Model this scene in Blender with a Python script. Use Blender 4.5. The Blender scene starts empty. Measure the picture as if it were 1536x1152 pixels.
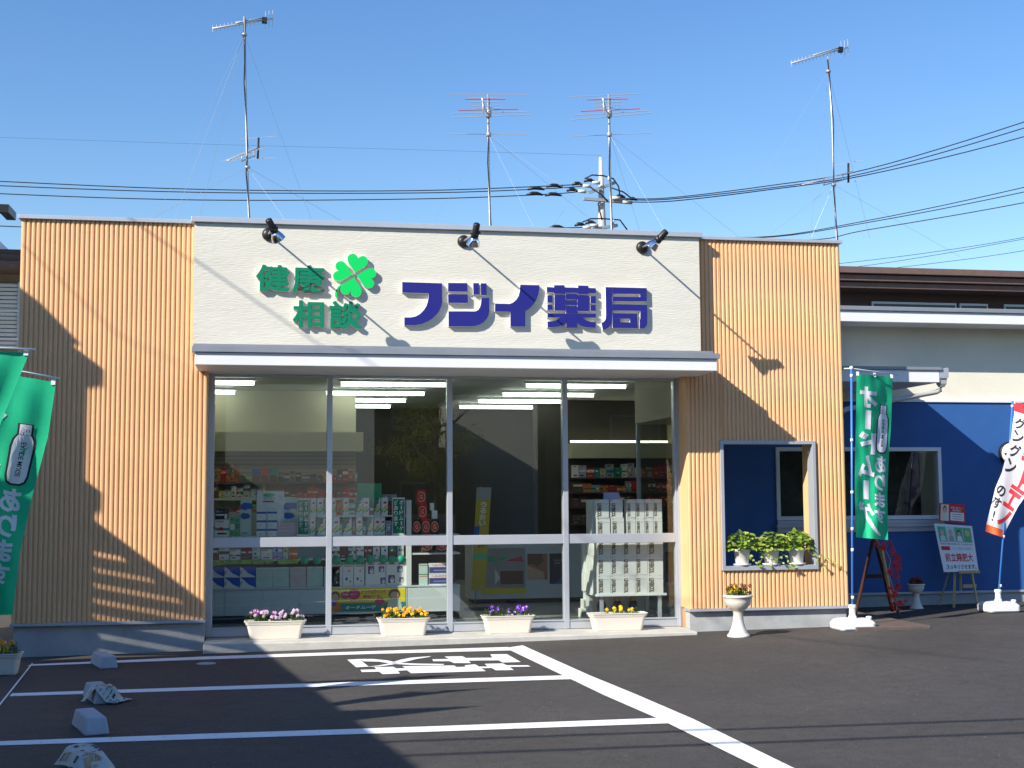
import bpy, bmesh, math, random
from mathutils import Vector, Matrix
random.seed(7)
C = bpy.context.scene.collection
SC = bpy.context.scene
R_ = math.radians
W, H = 1536.0, 1152.0
# ------------------------------------------------------------------ camera
FPX, YAW, PITCH, ROLL = 1969.45, .1812, .0862, -.0059
CAM = Vector((0, -15.0453, 1.6064))
Fw = Vector((math.sin(YAW)*math.cos(PITCH), math.cos(YAW)*math.cos(PITCH), math.sin(PITCH)))
R0 = Vector((math.cos(YAW), -math.sin(YAW), 0)); U0 = R0.cross(Fw)
Rt = R0*math.cos(ROLL)+U0*math.sin(ROLL); Up = -R0*math.sin(ROLL)+U0*math.cos(ROLL)
cd = bpy.data.cameras.new('camera'); cam = bpy.data.objects.new('camera', cd); C.objects.link(cam)
cd.sensor_width = 36; cd.lens = FPX/W*36; cd.clip_end = 3000; cd.clip_start = .05
M = Matrix((Rt, Up, -Fw)).transposed().to_4x4(); M.translation = CAM
cam.matrix_world = M
SC.camera = cam
# ------------------------------------------------------------------ light
TOSUN = Vector((-1.6, -1.0, 1.23)).normalized()
EL = math.asin(TOSUN.z); AZ = math.atan2(TOSUN.x, TOSUN.y)
wd = bpy.data.worlds.new('World'); SC.world = wd; wd.use_nodes = True
nt = wd.node_tree; bg = nt.nodes['Background']
sky = nt.nodes.new('ShaderNodeTexSky'); sky.sky_type = 'NISHITA'; sky.sun_disc = False
sky.sun_elevation = EL; sky.sun_rotation = AZ % (2*math.pi)
sky.air_density = 1.25; sky.dust_density = .25; sky.ozone_density = 3.2; sky.altitude = 50
hs_ = nt.nodes.new('ShaderNodeHueSaturation'); hs_.inputs['Saturation'].default_value = 1.25; hs_.inputs['Hue'].default_value = .510; nt.links.new(sky.outputs[0], hs_.inputs['Color']); nt.links.new(hs_.outputs[0], bg.inputs[0]); bg.inputs[1].default_value = .112
sd = bpy.data.lights.new('sun', 'SUN'); sd.energy = 4.9; sd.angle = R_(.3); sd.color = (1, .93, .82)
so = bpy.data.objects.new('sun', sd); C.objects.link(so); so.rotation_euler = TOSUN.to_track_quat('Z', 'Y').to_euler(); so.location = TOSUN*60
SC.view_settings.view_transform = 'Standard'; SC.view_settings.look = 'None'
SC.view_settings.exposure = .65; SC.view_settings.gamma = 1
SC.cycles.use_denoising = True
SC.cycles.max_bounces = 10; SC.cycles.transparent_max_bounces = 24
SC.cycles.caustics_reflective = False; SC.cycles.caustics_refractive = False

# ------------------------------------------------------------------ helpers
def ray(u, v): return Fw+Rt*((u-W/2)/FPX)-Up*((v-H/2)/FPX)
def at(u, v, y=0.0):
    d = ray(u, v); return CAM+d*((y-CAM.y)/d.y)
def gz(x): return .012*(max(-6, min(12, x))-4)
def gnd(u, v):
    d = ray(u, v); z = 0
    for _ in range(12):
        p = CAM+d*((z-CAM.z)/d.z); z = gz(p.x)
    return p
def zat(v, y, u=490): return at(u, v, y).z
def xat(u, y, v=700): return at(u, v, y).x

MATS = {}
def mat(name, col, rough=.6, metal=0, noise=None, bump=None, spec=.4, stretch=None, trans=0, emis=0):
    if name in MATS: return MATS[name]
    m = bpy.data.materials.new(name); m.use_nodes = True; MATS[name] = m
    n = m.node_tree.nodes; l = m.node_tree.links; b = n['Principled BSDF']
    b.inputs['Base Color'].default_value = (*col, 1); b.inputs['Roughness'].default_value = rough
    b.inputs['Metallic'].default_value = metal; b.inputs['Specular IOR Level'].default_value = spec
    tc = n.new('ShaderNodeTexCoord'); mp = n.new('ShaderNodeMapping'); l.new(tc.outputs['Object'], mp.inputs[0])
    if stretch: mp.inputs['Scale'].default_value = stretch
    if noise:
        t = n.new('ShaderNodeTexNoise'); t.inputs['Scale'].default_value = noise[0]; t.inputs['Detail'].default_value = 6
        t.inputs['Roughness'].default_value = .65
        l.new(mp.outputs[0], t.inputs['Vector'])
        r = n.new('ShaderNodeValToRGB'); a = noise[1]
        r.color_ramp.elements[0].color = (*[max(0, c*(1-a)) for c in col], 1); r.color_ramp.elements[0].position = .3
        r.color_ramp.elements[1].color = (*[min(1, c*(1+a)) for c in col], 1); r.color_ramp.elements[1].position = .7
        l.new(t.outputs[0], r.inputs[0]); l.new(r.outputs[0], b.inputs['Base Color'])
    if bump:
        t = n.new('ShaderNodeTexNoise'); t.inputs['Scale'].default_value = bump[0]; t.inputs['Detail'].default_value = 5
        l.new(mp.outputs[0], t.inputs['Vector'])
        bp = n.new('ShaderNodeBump'); bp.inputs['Strength'].default_value = bump[1]; bp.inputs['Distance'].default_value = bump[2] if len(bump) > 2 else .01
        l.new(t.outputs[0], bp.inputs['Height']); l.new(bp.outputs[0], b.inputs['Normal'])
    if trans:
        tr = n.new('ShaderNodeBsdfTranslucent'); tr.inputs[0].default_value = (*col, 1); mx = n.new('ShaderNodeMixShader'); mx.inputs[0].default_value = trans
        l.new(b.outputs[0], mx.inputs[1]); l.new(tr.outputs[0], mx.inputs[2]); l.new(mx.outputs[0], n['Material Output'].inputs[0])
    if emis:
        b.inputs['Emission Color'].default_value = (*col, 1); b.inputs['Emission Strength'].default_value = emis
    return m
def glass_mat(name, tint, ior=1.5):
    m = bpy.data.materials.new(name); m.use_nodes = True; MATS[name] = m
    n = m.node_tree.nodes; l = m.node_tree.links; n.remove(n['Principled BSDF'])
    t = n.new('ShaderNodeBsdfTransparent'); t.inputs[0].default_value = (*tint, 1)
    g = n.new('ShaderNodeBsdfGlossy'); g.inputs['Roughness'].default_value = 0
    fr = n.new('ShaderNodeFresnel'); mx = n.new('ShaderNodeMixShader')
    ge = n.new('ShaderNodeNewGeometry'); mr = n.new('ShaderNodeMapRange'); mr.inputs['To Min'].default_value = ior; mr.inputs['To Max'].default_value = 1/ior
    l.new(ge.outputs['Backfacing'], mr.inputs['Value']); l.new(mr.outputs['Result'], fr.inputs[0])
    l.new(fr.outputs[0], mx.inputs[0]); l.new(t.outputs[0], mx.inputs[1]); l.new(g.outputs[0], mx.inputs[2])
    l.new(mx.outputs[0], n['Material Output'].inputs[0]); return m

ORG = {}
class MB:
    def __init__(s): s.v = []; s.f = []; s.m = []; s.ms = []; s.sm = []
    def mi(s, m):
        if m not in s.ms: s.ms.append(m)
        return s.ms.index(m)
    def add(s, vs, fs, m, smooth=False):
        b = len(s.v); s.v += [Vector(p) for p in vs]; k = s.mi(m)
        for f in fs: s.f.append([b+i for i in f]); s.m.append(k); s.sm.append(smooth)
        return s
    def box(s, x0, x1, y0, y1, z0, z1, m, T=None):
        x0, x1 = sorted((x0, x1)); y0, y1 = sorted((y0, y1)); z0, z1 = sorted((z0, z1))
        vs = [Vector(p) for p in ((x0, y0, z0), (x1, y0, z0), (x1, y1, z0), (x0, y1, z0), (x0, y0, z1), (x1, y0, z1), (x1, y1, z1), (x0, y1, z1))]
        if T: vs = [T@p for p in vs]
        return s.add(vs, [(0, 3, 2, 1), (4, 5, 6, 7), (0, 1, 5, 4), (1, 2, 6, 5), (2, 3, 7, 6), (3, 0, 4, 7)], m)
    def tube(s, pts, r, m, n=8, cap=True):
        pts = [Vector(p) for p in pts]; rs = r if isinstance(r, (list, tuple)) else [r]*len(pts)
        vs = []; fs = []
        for i, p in enumerate(pts):
            d = (pts[min(i+1, len(pts)-1)]-pts[max(i-1, 0)]).normalized()
            a = Vector((0, 0, 1)) if abs(d.z) < .9 else Vector((1, 0, 0))
            e1 = d.cross(a).normalized(); e2 = d.cross(e1).normalized()
            for k in range(n):
                an = 2*math.pi*k/n; vs.append(p+(e1*math.cos(an)+e2*math.sin(an))*rs[i])
        for i in range(len(pts)-1):
            for k in range(n): fs.append((i*n+k, i*n+(k+1) % n, (i+1)*n+(k+1) % n, (i+1)*n+k))
        if cap: fs += [tuple(range(n-1, -1, -1)), tuple(range((len(pts)-1)*n, len(pts)*n))]
        return s.add(vs, fs, m, n > 5)
    def bar(s, p0, p1, w, t, m):
        p0 = Vector(p0); p1 = Vector(p1); d = (p1-p0); L = d.length; q = d.to_track_quat('Z', 'Y').to_matrix().to_4x4(); q.translation = p0
        return s.box(-w/2, w/2, -t/2, t/2, 0, L, m, q)
    def lathe(s, prof, m, c=(0, 0, 0), n=28, ax=None):
        vs = []; fs = []; c = Vector(c)
        q = ax.to_track_quat('Z', 'Y').to_matrix() if ax else Matrix.Identity(3)
        for r, z in prof:
            for k in range(n):
                a = 2*math.pi*k/n; vs.append(c+q@Vector((r*math.cos(a), r*math.sin(a), z)))
        for i in range(len(prof)-1):
            for k in range(n): fs.append((i*n+k, i*n+(k+1) % n, (i+1)*n+(k+1) % n, (i+1)*n+k))
        fs += [tuple(range(n-1, -1, -1)), tuple(range((len(prof)-1)*n, len(prof)*n))]
        return s.add(vs, fs, m, True)
    def rloft(s, secs, m, c=(0, 0, 0), k=5):       # rounded-rectangle loft: (z, hx, hy, r)
        vs = []; fs = []; c = Vector(c); N = 4*(k+1)
        for z, hx, hy, r in secs:
            for (sx, sy, a0) in ((1, 1, 0), (-1, 1, 90), (-1, -1, 180), (1, -1, 270)):
                for i in range(k+1):
                    a = R_(a0+90*i/k); vs.append(c+Vector((sx*(hx-r)+r*math.cos(a), sy*(hy-r)+r*math.sin(a), z)))
        for i in range(len(secs)-1):
            for j in range(N): fs.append((i*N+j, i*N+(j+1) % N, (i+1)*N+(j+1) % N, (i+1)*N+j))
        fs += [tuple(range(N-1, -1, -1)), tuple(range((len(secs)-1)*N, len(secs)*N))]
        return s.add(vs, fs, m)
    def prism(s, poly, d, m, mside=None):           # poly: list of 3-D points, extruded along vector d (front is poly+d)
        poly = [Vector(p) for p in poly]; d = Vector(d); n = len(poly)
        nrm = Vector((0, 0, 0))
        for i in range(n): nrm += poly[i].cross(poly[(i+1) % n])
        if nrm.dot(d) < 0: poly = poly[::-1]
        s.add([p+d for p in poly], [tuple(range(n))], m)
        s.add(poly, [tuple(range(n-1, -1, -1))], mside or m)
        vs = poly+[p+d for p in poly]
        s.add(vs, [(i, (i+1) % n, n+(i+1) % n, n+i) for i in range(n)], mside or m)
        return s
    def build(s, name, parent=None, org=None, smooth=None, bevel=0, tri=False):
        if parent is not None: o_ = ORG[parent.name]
        elif org is not None: o_ = Vector(org)
        else:
            xs = [p.x for p in s.v]; ys = [p.y for p in s.v]; o_ = Vector(((min(xs)+max(xs))/2, (min(ys)+max(ys))/2, min(p.z for p in s.v)))
        me = bpy.data.meshes.new(name); me.from_pydata([p-o_ for p in s.v], [], s.f)
        for m in s.ms: me.materials.append(m)
        for p, k, sm in zip(me.polygons, s.m, s.sm): p.material_index = k; p.use_smooth = sm if smooth is None else smooth
        me.update()
        o = bpy.data.objects.new(name, me); C.objects.link(o)
        if parent is not None: o.parent = parent
        else: o.location = o_
        ORG[o.name] = o_
        if bevel:
            b = o.modifiers.new('bevel', 'BEVEL'); b.width = bevel; b.segments = 2; b.limit_method = 'ANGLE'; b.angle_limit = R_(50)
        return o
def tag(o, label=None, cat=None, group=None, kind=None):
    if label: o['label'] = label
    if cat: o['category'] = cat
    if group: o['group'] = group
    if kind: o['kind'] = kind
    return o
def thing(name, loc, label, cat, group=None):
    o = bpy.data.objects.new(name, None); C.objects.link(o); o.location = loc; o.empty_display_size = .2
    ORG[o.name] = Vector(loc); return tag(o, label, cat, group)
def struct(mb, name, **k): return tag(mb.build(name, **k), kind='structure')
def copy_tree(o, loc, label=None):
    def cp(a, par):
        c = a.copy(); C.objects.link(c)
        if par: c.parent = par
        for ch in [x for x in C.objects if x.parent == a]: cp(ch, c)
        return c
    r = cp(o, None); r.location = loc; ORG[r.name] = Vector(loc)
    if label: r['label'] = label
    return r
ORD = ['first', 'second', 'third', 'fourth', 'fifth', 'sixth', 'seventh', 'eighth', 'ninth', 'tenth', 'eleventh', 'twelfth', 'thirteenth', 'fourteenth']

TXT = {}
def text2d(body, bold=.0, res=3):
    k = (body, bold, res)
    if k in TXT: return TXT[k]
    cu = bpy.data.curves.new('t', 'FONT'); cu.body = body; cu.offset = bold; cu.resolution_u = res; cu.fill_mode = 'FRONT'
    o = bpy.data.objects.new('t', cu); C.objects.link(o); bpy.context.view_layer.update()
    me = bpy.data.meshes.new_from_object(o.evaluated_get(bpy.context.evaluated_depsgraph_get()))
    vs = [v.co.copy() for v in me.vertices]; fs = [tuple(p.vertices) for p in me.polygons if len(p.vertices) > 2]
    bpy.data.objects.remove(o); bpy.data.curves.remove(cu); bpy.data.meshes.remove(me)
    if vs:
        x0 = min(v.x for v in vs); x1 = max(v.x for v in vs); y0 = min(v.y for v in vs); y1 = max(v.y for v in vs)
        vs = [((v.x-x0)/max(1e-6, x1-x0), (v.y-y0)/max(1e-6, y1-y0)) for v in vs]
    TXT[k] = (vs, fs); return TXT[k]
def put_text(mb, body, box, fn, m, bold=.0, rot=0, mirror=False):
    """box=(s0,t0,s1,t1) in the surface's own coordinates; fn(s,t)->point"""
    vs, fs = text2d(body, bold); s0, t0, s1, t1 = box; out = []
    for a, b in vs:
        if rot == -90: a, b = b, 1-a
        elif rot == 90: a, b = 1-b, a
        if mirror: a = 1-a
        out.append(fn(s0+(s1-s0)*a, t0+(t1-t0)*b))
    mb.add(out, fs, m)
def put_column(mb, body, s0, s1, t0, t1, fn, m, bold=.0, mirror=False, gap=.12):
    n = len(body); hgt = (t1-t0)/n
    for i, ch in enumerate(body):
        a = t1-(i+1)*hgt+hgt*gap/2; b = t1-i*hgt-hgt*gap/2
        if ch == ' ': continue
        if ch == 'ー':
            c = (s0+s1)/2; w = (s1-s0)*.16; put_poly(mb, [(c-w, a+hgt*.06), (c+w, a+hgt*.06), (c+w, b-hgt*.06), (c-w, b-hgt*.06)], fn, m)
        elif ch == '！': w = (s1-s0)*.12; c = (s0+s1)/2; put_text(mb, '!', (c-w, a+hgt*.05, c+w, b-hgt*.05), fn, m, bold*.4)
        elif ch in '。、': put_text(mb, ch, ((s0*.3+s1*.7), b-hgt*.35, s1, b-hgt*.08), fn, m, bold)
        else: put_text(mb, ch, (s0, a, s1, b), fn, m, bold, 0, mirror)
def put_poly(mb, pts, fn, m):
    mb.add([fn(a, b) for a, b in pts], [tuple(range(len(pts)))], m)
def put_disc(mb, cs, ct, rs, rt, fn, m, n=18):
    put_poly(mb, [(cs+rs*math.cos(2*math.pi*i/n), ct+rt*math.sin(2*math.pi*i/n)) for i in range(n)], fn, m)
def put_rect(mb, s0, t0, s1, t1, fn, m): put_poly(mb, [(s0, t0), (s1, t0), (s1, t1), (s0, t1)], fn, m)

# ------------------------------------------------------------------ materials
M_side = mat('orange_siding', (.82, .49, .25), .55, noise=(1.3, .06), bump=(90, .06))
M_stucco = mat('cream_stucco', (.66, .64, .56), .85, noise=(2.2, .05), bump=(16, .45, .012), stretch=(.8, .8, 5))
M_alu = mat('aluminium', (.50, .53, .58), .38, .35, noise=(3, .05))
M_alud = mat('grey_flashing', (.30, .32, .36), .4, .3, noise=(3, .08))
M_white = mat('white_paint', (.78, .79, .80), .45, noise=(2, .03))
M_conc = mat('concrete', (.40, .41, .41), .9, noise=(4, .16), bump=(60, .25))
M_concl = mat('pale_concrete', (.52, .51, .47), .9, noise=(5, .14), bump=(60, .25))
M_dark = mat('dark_cavity', (.02, .02, .022), .8)
M_black = mat('black_plastic', (.015, .015, .017), .4)
M_chrome = mat('reflector_metal', (.75, .76, .78), .12, 1)
M_navy = mat('navy_letters', (.020, .020, .20), .35)
M_green = mat('green_letters', (.0, .20, .10), .45)
M_bright = mat('bright_green', (.0, .64, .12), .45)
M_side_l = mat('letter_sides', (.74, .73, .68), .6)
M_blue = mat('blue_wall_paint', (.032, .115, .34), .6, noise=(3, .07), bump=(120, .12))
M_brown = mat('brown_roof', (.15, .095, .08), .6, noise=(6, .12))
M_glass = glass_mat('shop_glass', (.94, .97, .955), 1.58)
M_steel = mat('galvanised_steel', (.45, .46, .47), .45, .6, noise=(20, .15))
M_wire = mat('cable_black', (.012, .012, .018), .6)
M_paint = mat('road_paint', (.80, .81, .81), .75, noise=(30, .16), bump=(80, .2))
_r = [q for q in M_paint.node_tree.nodes if q.type == 'VALTORGB'][0].color_ramp.elements
_r[0].position = .29; _r[0].color = (.30, .30, .30, 1); _r[1].position = .40; _r[1].color = (.82, .83, .83, 1)
M_int = mat('interior_wall_beige', (.58, .55, .40), .8, noise=(2, .04))
M_intw = mat('interior_white', (.70, .72, .70), .6)
M_floor = mat('shop_floor', (.30, .31, .29), .3, noise=(3, .08))
M_tube = mat('fluorescent_tube', (.93, 1, .90), .4, emis=6)
M_planter = mat('cream_plastic', (.74, .69, .60), .5, noise=(3, .05))
M_soil = mat('potting_soil', (.035, .022, .014), .95, bump=(60, .6))
M_leaf = mat('leaf_green', (.06, .15, .025), .5, noise=(18, .4), trans=.2)

# asphalt
def asphalt():
    m = bpy.data.materials.new('asphalt'); m.use_nodes = True; MATS['asphalt'] = m
    n = m.node_tree.nodes; l = m.node_tree.links; b = n['Principled BSDF']; b.inputs['Roughness'].default_value = .82; b.inputs['Specular IOR Level'].default_value = .35
    tc = n.new('ShaderNodeTexCoord')
    def ns(s, d=4, r=.6):
        t = n.new('ShaderNodeTexNoise'); t.inputs['Scale'].default_value = s; t.inputs['Detail'].default_value = d; t.inputs['Roughness'].default_value = r
        l.new(tc.outputs['Object'], t.inputs[0]); return t
    big = ns(.5, 5); fine = ns(110, 3); r1 = n.new('ShaderNodeValToRGB')
    r1.color_ramp.elements[0].color = (.054, .050, .047, 1); r1.color_ramp.elements[0].position = .3
    r1.color_ramp.elements[1].color = (.080, .074, .069, 1); r1.color_ramp.elements[1].position = .72
    l.new(big.outputs[0], r1.inputs[0])
    r2 = n.new('ShaderNodeValToRGB'); r2.color_ramp.elements[0].position = .35; r2.color_ramp.elements[0].color = (.5, .5, .5, 1); r2.color_ramp.elements[1].position = .7; r2.color_ramp.elements[1].color = (1.5, 1.5, 1.5, 1)
    l.new(fine.outputs[0], r2.inputs[0])
    mx = n.new('ShaderNodeMix'); mx.data_type = 'RGBA'; mx.blend_type = 'MULTIPLY'; mx.inputs[0].default_value = 1
    l.new(r1.outputs[0], mx.inputs[6]); l.new(r2.outputs[0], mx.inputs[7]); l.new(mx.outputs[2], b.inputs['Base Color'])
    mid = ns(7, 9, .75); r3 = n.new('ShaderNodeValToRGB'); r3.color_ramp.elements[0].position = .32; r3.color_ramp.elements[0].color = (.80, .80, .80, 1); r3.color_ramp.elements[1].position = .68; r3.color_ramp.elements[1].color = (1.18, 1.18, 1.18, 1)
    l.new(mid.outputs[0], r3.inputs[0]); m2 = n.new('ShaderNodeMix'); m2.data_type = 'RGBA'; m2.blend_type = 'MULTIPLY'; m2.inputs[0].default_value = 1
    l.new(mx.outputs[2], m2.inputs[6]); l.new(r3.outputs[0], m2.inputs[7])
    vo = n.new('ShaderNodeTexVoronoi'); vo.inputs['Scale'].default_value = 9; l.new(tc.outputs['Object'], vo.inputs['Vector'])
    lt = n.new('ShaderNodeMath'); lt.operation = 'LESS_THAN'; lt.inputs[1].default_value = .075; l.new(vo.outputs['Distance'], lt.inputs[0])
    wn = n.new('ShaderNodeMath'); wn.operation = 'GREATER_THAN'; wn.inputs[1].default_value = .82; sc_ = n.new('ShaderNodeSeparateColor'); l.new(vo.outputs['Color'], sc_.inputs[0]); l.new(sc_.outputs[0], wn.inputs[0])
    an_ = n.new('ShaderNodeMath'); an_.operation = 'MULTIPLY'; l.new(lt.outputs[0], an_.inputs[0]); l.new(wn.outputs[0], an_.inputs[1])
    m3 = n.new('ShaderNodeMix'); m3.data_type = 'RGBA'; m3.inputs[7].default_value = (.22, .20, .17, 1); l.new(an_.outputs[0], m3.inputs[0]); l.new(m2.outputs[2], m3.inputs[6]); l.new(m3.outputs[2], b.inputs['Base Color'])
    bp = n.new('ShaderNodeBump'); bp.inputs['Strength'].default_value = .5; bp.inputs['Distance'].default_value = .006
    l.new(fine.outputs[0], bp.inputs['Height']); l.new(bp.outputs[0], b.inputs['Normal']); return m
M_asph = asphalt()

# ------------------------------------------------------------------ ground
mb = MB(); xs = [-400, -60, -6, 12, 60, 400]; ys = [-400, -60, 60, 500]
mb.add([(x, y, gz(x)) for y in ys for x in xs], [(j*6+i, j*6+i+1, (j+1)*6+i+1, (j+1)*6+i) for j in range(3) for i in range(5)], M_asph)
struct(mb, 'ground', org=(0, 0, 0))
def gl(p, dz=.004): return Vector((p.x, p.y, gz(p.x)+dz))
def strip(pts, name, dz=.004):
    mb = MB(); n = len(pts); q = [[gl(gnd(*a), dz), gl(gnd(*b), dz)] for a, b in pts]
    mb.add([p for ab in q for p in ab], [(2*i, 2*i+1, 2*i+3, 2*i+2) for i in range(n-1)], M_paint)
    return struct(mb, name, org=(0, 0, 0))
strip([((48, 997), (40, 999.5)), ((300, 985.5), (300, 990)), ((560, 977), (555, 981.5)), ((762, 971), (772, 976))], 'parking_line', .004)
strip([((18, 1040.5), (14, 1045)), ((420, 1027), (420, 1032.5)), ((850, 1013.5), (866, 1019))], 'parking_line', .004)
strip([((-120, 1117), (-130, 1123)), ((300, 1101.5), (300, 1109.5)), ((640, 1090.5), (640, 1098.5)), ((1004, 1077), (1022, 1085))], 'parking_line', .004)
strip([((-300, 1230), (-330, 1242)), ((640, 1200), (640, 1212)), ((1260, 1172), (1290, 1184))], 'parking_line', .004)
strip([((758, 973), (784, 969)), ((850, 1017), (884, 1014)), ((906, 1044), (952, 1042)), ((995, 1083), (1040, 1080)), ((1135, 1152), (1187, 1152)), ((1330, 1250), (1400, 1250))], 'parking_line', .008)
strip([((50, 996), (47.5, 996)), ((14, 1042), (11, 1042)), ((-30, 1098), (-34, 1098))], 'parking_line', .008)
def z4(a, b): return gl(gnd(500+a/4.8, 960+b/4.8), .005)
mb = MB()
for P in ([(100, 145), (185, 140), (255, 195), (165, 200)],
          [(185, 140), (290, 140), (390, 150), (470, 168), (600, 173), (800, 176), (790, 184), (560, 183), (430, 176), (330, 160), (215, 157)],
          [(240, 196), (330, 186), (400, 172), (480, 146), (560, 130), (705, 119), (690, 126), (600, 140), (520, 160), (430, 180), (330, 194)],
          [(712, 142), (830, 140), (800, 122), (930, 120), (955, 133), (1145, 130), (1130, 106), (1250, 105), (1350, 162), (1220, 166), (1190, 150), (975, 152), (990, 170), (870, 170), (835, 156), (720, 157)],
          [(195, 218), (310, 215), (295, 199), (430, 196), (455, 208), (520, 206), (495, 192), (620, 189), (820, 187), (870, 187), (885, 198), (950, 196), (945, 186), (1020, 178), (1050, 195), (1110, 195), (1090, 175), (1220, 172), (1250, 186), (1400, 185), (1420, 195), (1270, 198), (1300, 220), (1170, 222), (1140, 205), (1065, 207), (1100, 228), (760, 238), (560, 243), (530, 222), (465, 225), (480, 245), (355, 250), (330, 232), (205, 235)]):
    mb.add([z4(a, b) for a, b in P], [tuple(range(len(P)))], M_paint)
struct(mb, 'parking_marking', org=(0, 0, 0))
mb = MB(); p = gnd(309, 996); mb.lathe([(.095, 0), (.095, .008), (.08, .010)], M_conc, (p.x, p.y, gz(p.x)), 24)
tag(mb.build('drain_cover'), 'small round pale drain cover in the shaded asphalt', 'drain cover')

# ------------------------------------------------------------------ the pharmacy
GY = .40
ph = thing('pharmacy_building', (2, 4, 0), 'single storey pharmacy with orange ribbed walls, cream front and tall shop windows', 'pharmacy')
ZT, ZB = 4.705, .285
def ribs(x0, x1, y, z0, z1, pitch=.0517, holes=None):
    mb = MB(); n = round((x1-x0)/pitch); p = (x1-x0)/n
    prof = [(0, 0), (.10, 0), (.16, -.011), (.24, -.0165), (.42, -.0185), (.62, -.0185), (.80, -.0165), (.88, -.011), (.94, 0)]
    line = [(x0+(i+a)*p, y+b) for i in range(n) for a, b in prof]+[(x1, y)]
    segs = [(z0, z1, line)] if not holes else []
    if holes:
        hx0, hx1, hz0, hz1 = holes
        L = [q for q in line if q[0] < hx0]+[(hx0, y)]; Rr = [(hx1, y)]+[q for q in line if q[0] > hx1]
        Mi = [(hx0, y)]+[q for q in line if hx0 < q[0] < hx1]+[(hx1, y)]
        segs = [(z0, z1, L), (z0, z1, Rr), (z0, hz0, Mi), (hz1, z1, Mi)]
    for a, b, ln in segs:
        k = len(ln); mb.add([(x, yy, a) for x, yy in ln]+[(x, yy, b) for x, yy in ln], [(i, i+1, k+i+1, k+i) for i in range(k-1)], M_side)
    return mb
XL0, XL1, XR0, XR1 = -2.745, -.712, 4.872, 6.873
m_ = ribs(XL0, XL1, 0, ZB, ZT); m_.box(XL0, XL1, .004, .2, ZB, ZT, M_side); m_.build('siding_panel', ph)
OX0, OX1, OZ0, OZ1 = 5.305, 6.455, .765, 2.24
m_ = ribs(XR0, XR1, 0, ZB, ZT, holes=(OX0, OX1, OZ0, OZ1))
for a in ((XR0, OX0, ZB, ZT), (OX1, XR1, ZB, ZT), (OX0, OX1, ZB, OZ0), (OX0, OX1, OZ1, ZT)): m_.box(a[0], a[1], .004, .30, a[2], a[3], M_side)
m_.build('siding_panel', ph)
m_ = MB(); t = .035
for a in ((OX0-.03, OX0+.012, OZ0-.04, OZ1+.03), (OX1-.012, OX1+.03, OZ0-.04, OZ1+.03), (OX0+.012, OX1-.012, OZ1-.012, OZ1+.03), (OX0+.012, OX1-.012, OZ0-.04, OZ0+.012)):
    m_.box(a[0], a[1], -.045, .12, a[2], a[3], M_alu)
m_.build('opening_frame', ph, bevel=.003)
# caps
m_ = MB(); m_.box(XL0-.03, -.912, -.05, .24, ZT, ZT+.045, M_alu); m_.build('parapet_cap', ph, bevel=.004)
m_ = MB(); m_.box(5.052, XR1+.03, -.05, .24, ZT, ZT+.04, M_alu); m_.build('parapet_cap', ph, bevel=.004)
m_ = MB(); m_.box(-.91, 5.05, -.19, .24, ZT-.005, ZT+.055, M_alu); m_.build('parapet_cap', ph, bevel=.004)
# fascia
FZ0 = 3.29; FY = -.15
m_ = MB(); m_.box(-.875, 5.02, FY, .2, FZ0, ZT-.006, M_stucco); m_.build('fascia_wall', ph)
# canopy
CP = -.76
m_ = MB(); m_.box(-.815, 5.005, CP, -.022, 3.035, 3.172, M_white); m_.box(XL1+.003, XR0-.003, -.021, GY-.051, 3.045, 3.10, M_white); can = m_.build('canopy', ph, bevel=.006)
m_ = MB(); m_.box(-.845, 5.03, CP-.03, FY-.001, 3.174, 3.232, M_alud); m_.build('canopy_trim', can)
m_ = MB(); m_.box(-.845, 5.03, CP+.2, FY-.001, 3.234, 3.285, M_alud); m_.build('canopy_flashing', can)
# returns, body, roof
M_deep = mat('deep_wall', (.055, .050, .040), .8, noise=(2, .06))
m_ = MB(); m_.box(XR0+.002, XR0+.06, .304, .36, 0, 3.25, M_side); m_.build('return_panel', ph)
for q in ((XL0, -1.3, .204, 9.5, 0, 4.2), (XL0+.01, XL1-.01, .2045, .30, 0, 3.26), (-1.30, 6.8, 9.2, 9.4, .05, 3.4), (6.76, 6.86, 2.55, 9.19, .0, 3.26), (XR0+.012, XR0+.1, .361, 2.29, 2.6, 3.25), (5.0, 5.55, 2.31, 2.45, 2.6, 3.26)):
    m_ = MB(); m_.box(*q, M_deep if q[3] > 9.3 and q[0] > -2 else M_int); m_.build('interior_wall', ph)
m_ = MB(); m_.box(-2.74, 6.87, .205, 9.5, 4.0, 4.15, M_alud); m_.build('roof', ph); m_ = MB(); m_.box(4.975, 6.87, .305, 2.2, 2.9, 3.0, M_white); m_.build('porch_ceiling', ph)
m_ = MB(); m_.box(-1.3, 4.97, GY+.06, 2.3, 3.27, 3.33, M_intw); m_.box(-1.3, 6.8, 2.3, 9.2, 3.27, 3.33, M_intw); m_.box(-1.3, 4.87, .31, GY+.06, 3.1, 3.33, M_intw); m_.build('ceiling', ph)
m_ = MB(); m_.box(-1.3, 4.87, GY+.05, 2.45, -.05, .10, M_floor); m_.box(-1.3, 6.8, 2.45, 9.2, -.05, .10, M_floor); m_.build('floor', ph)
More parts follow.
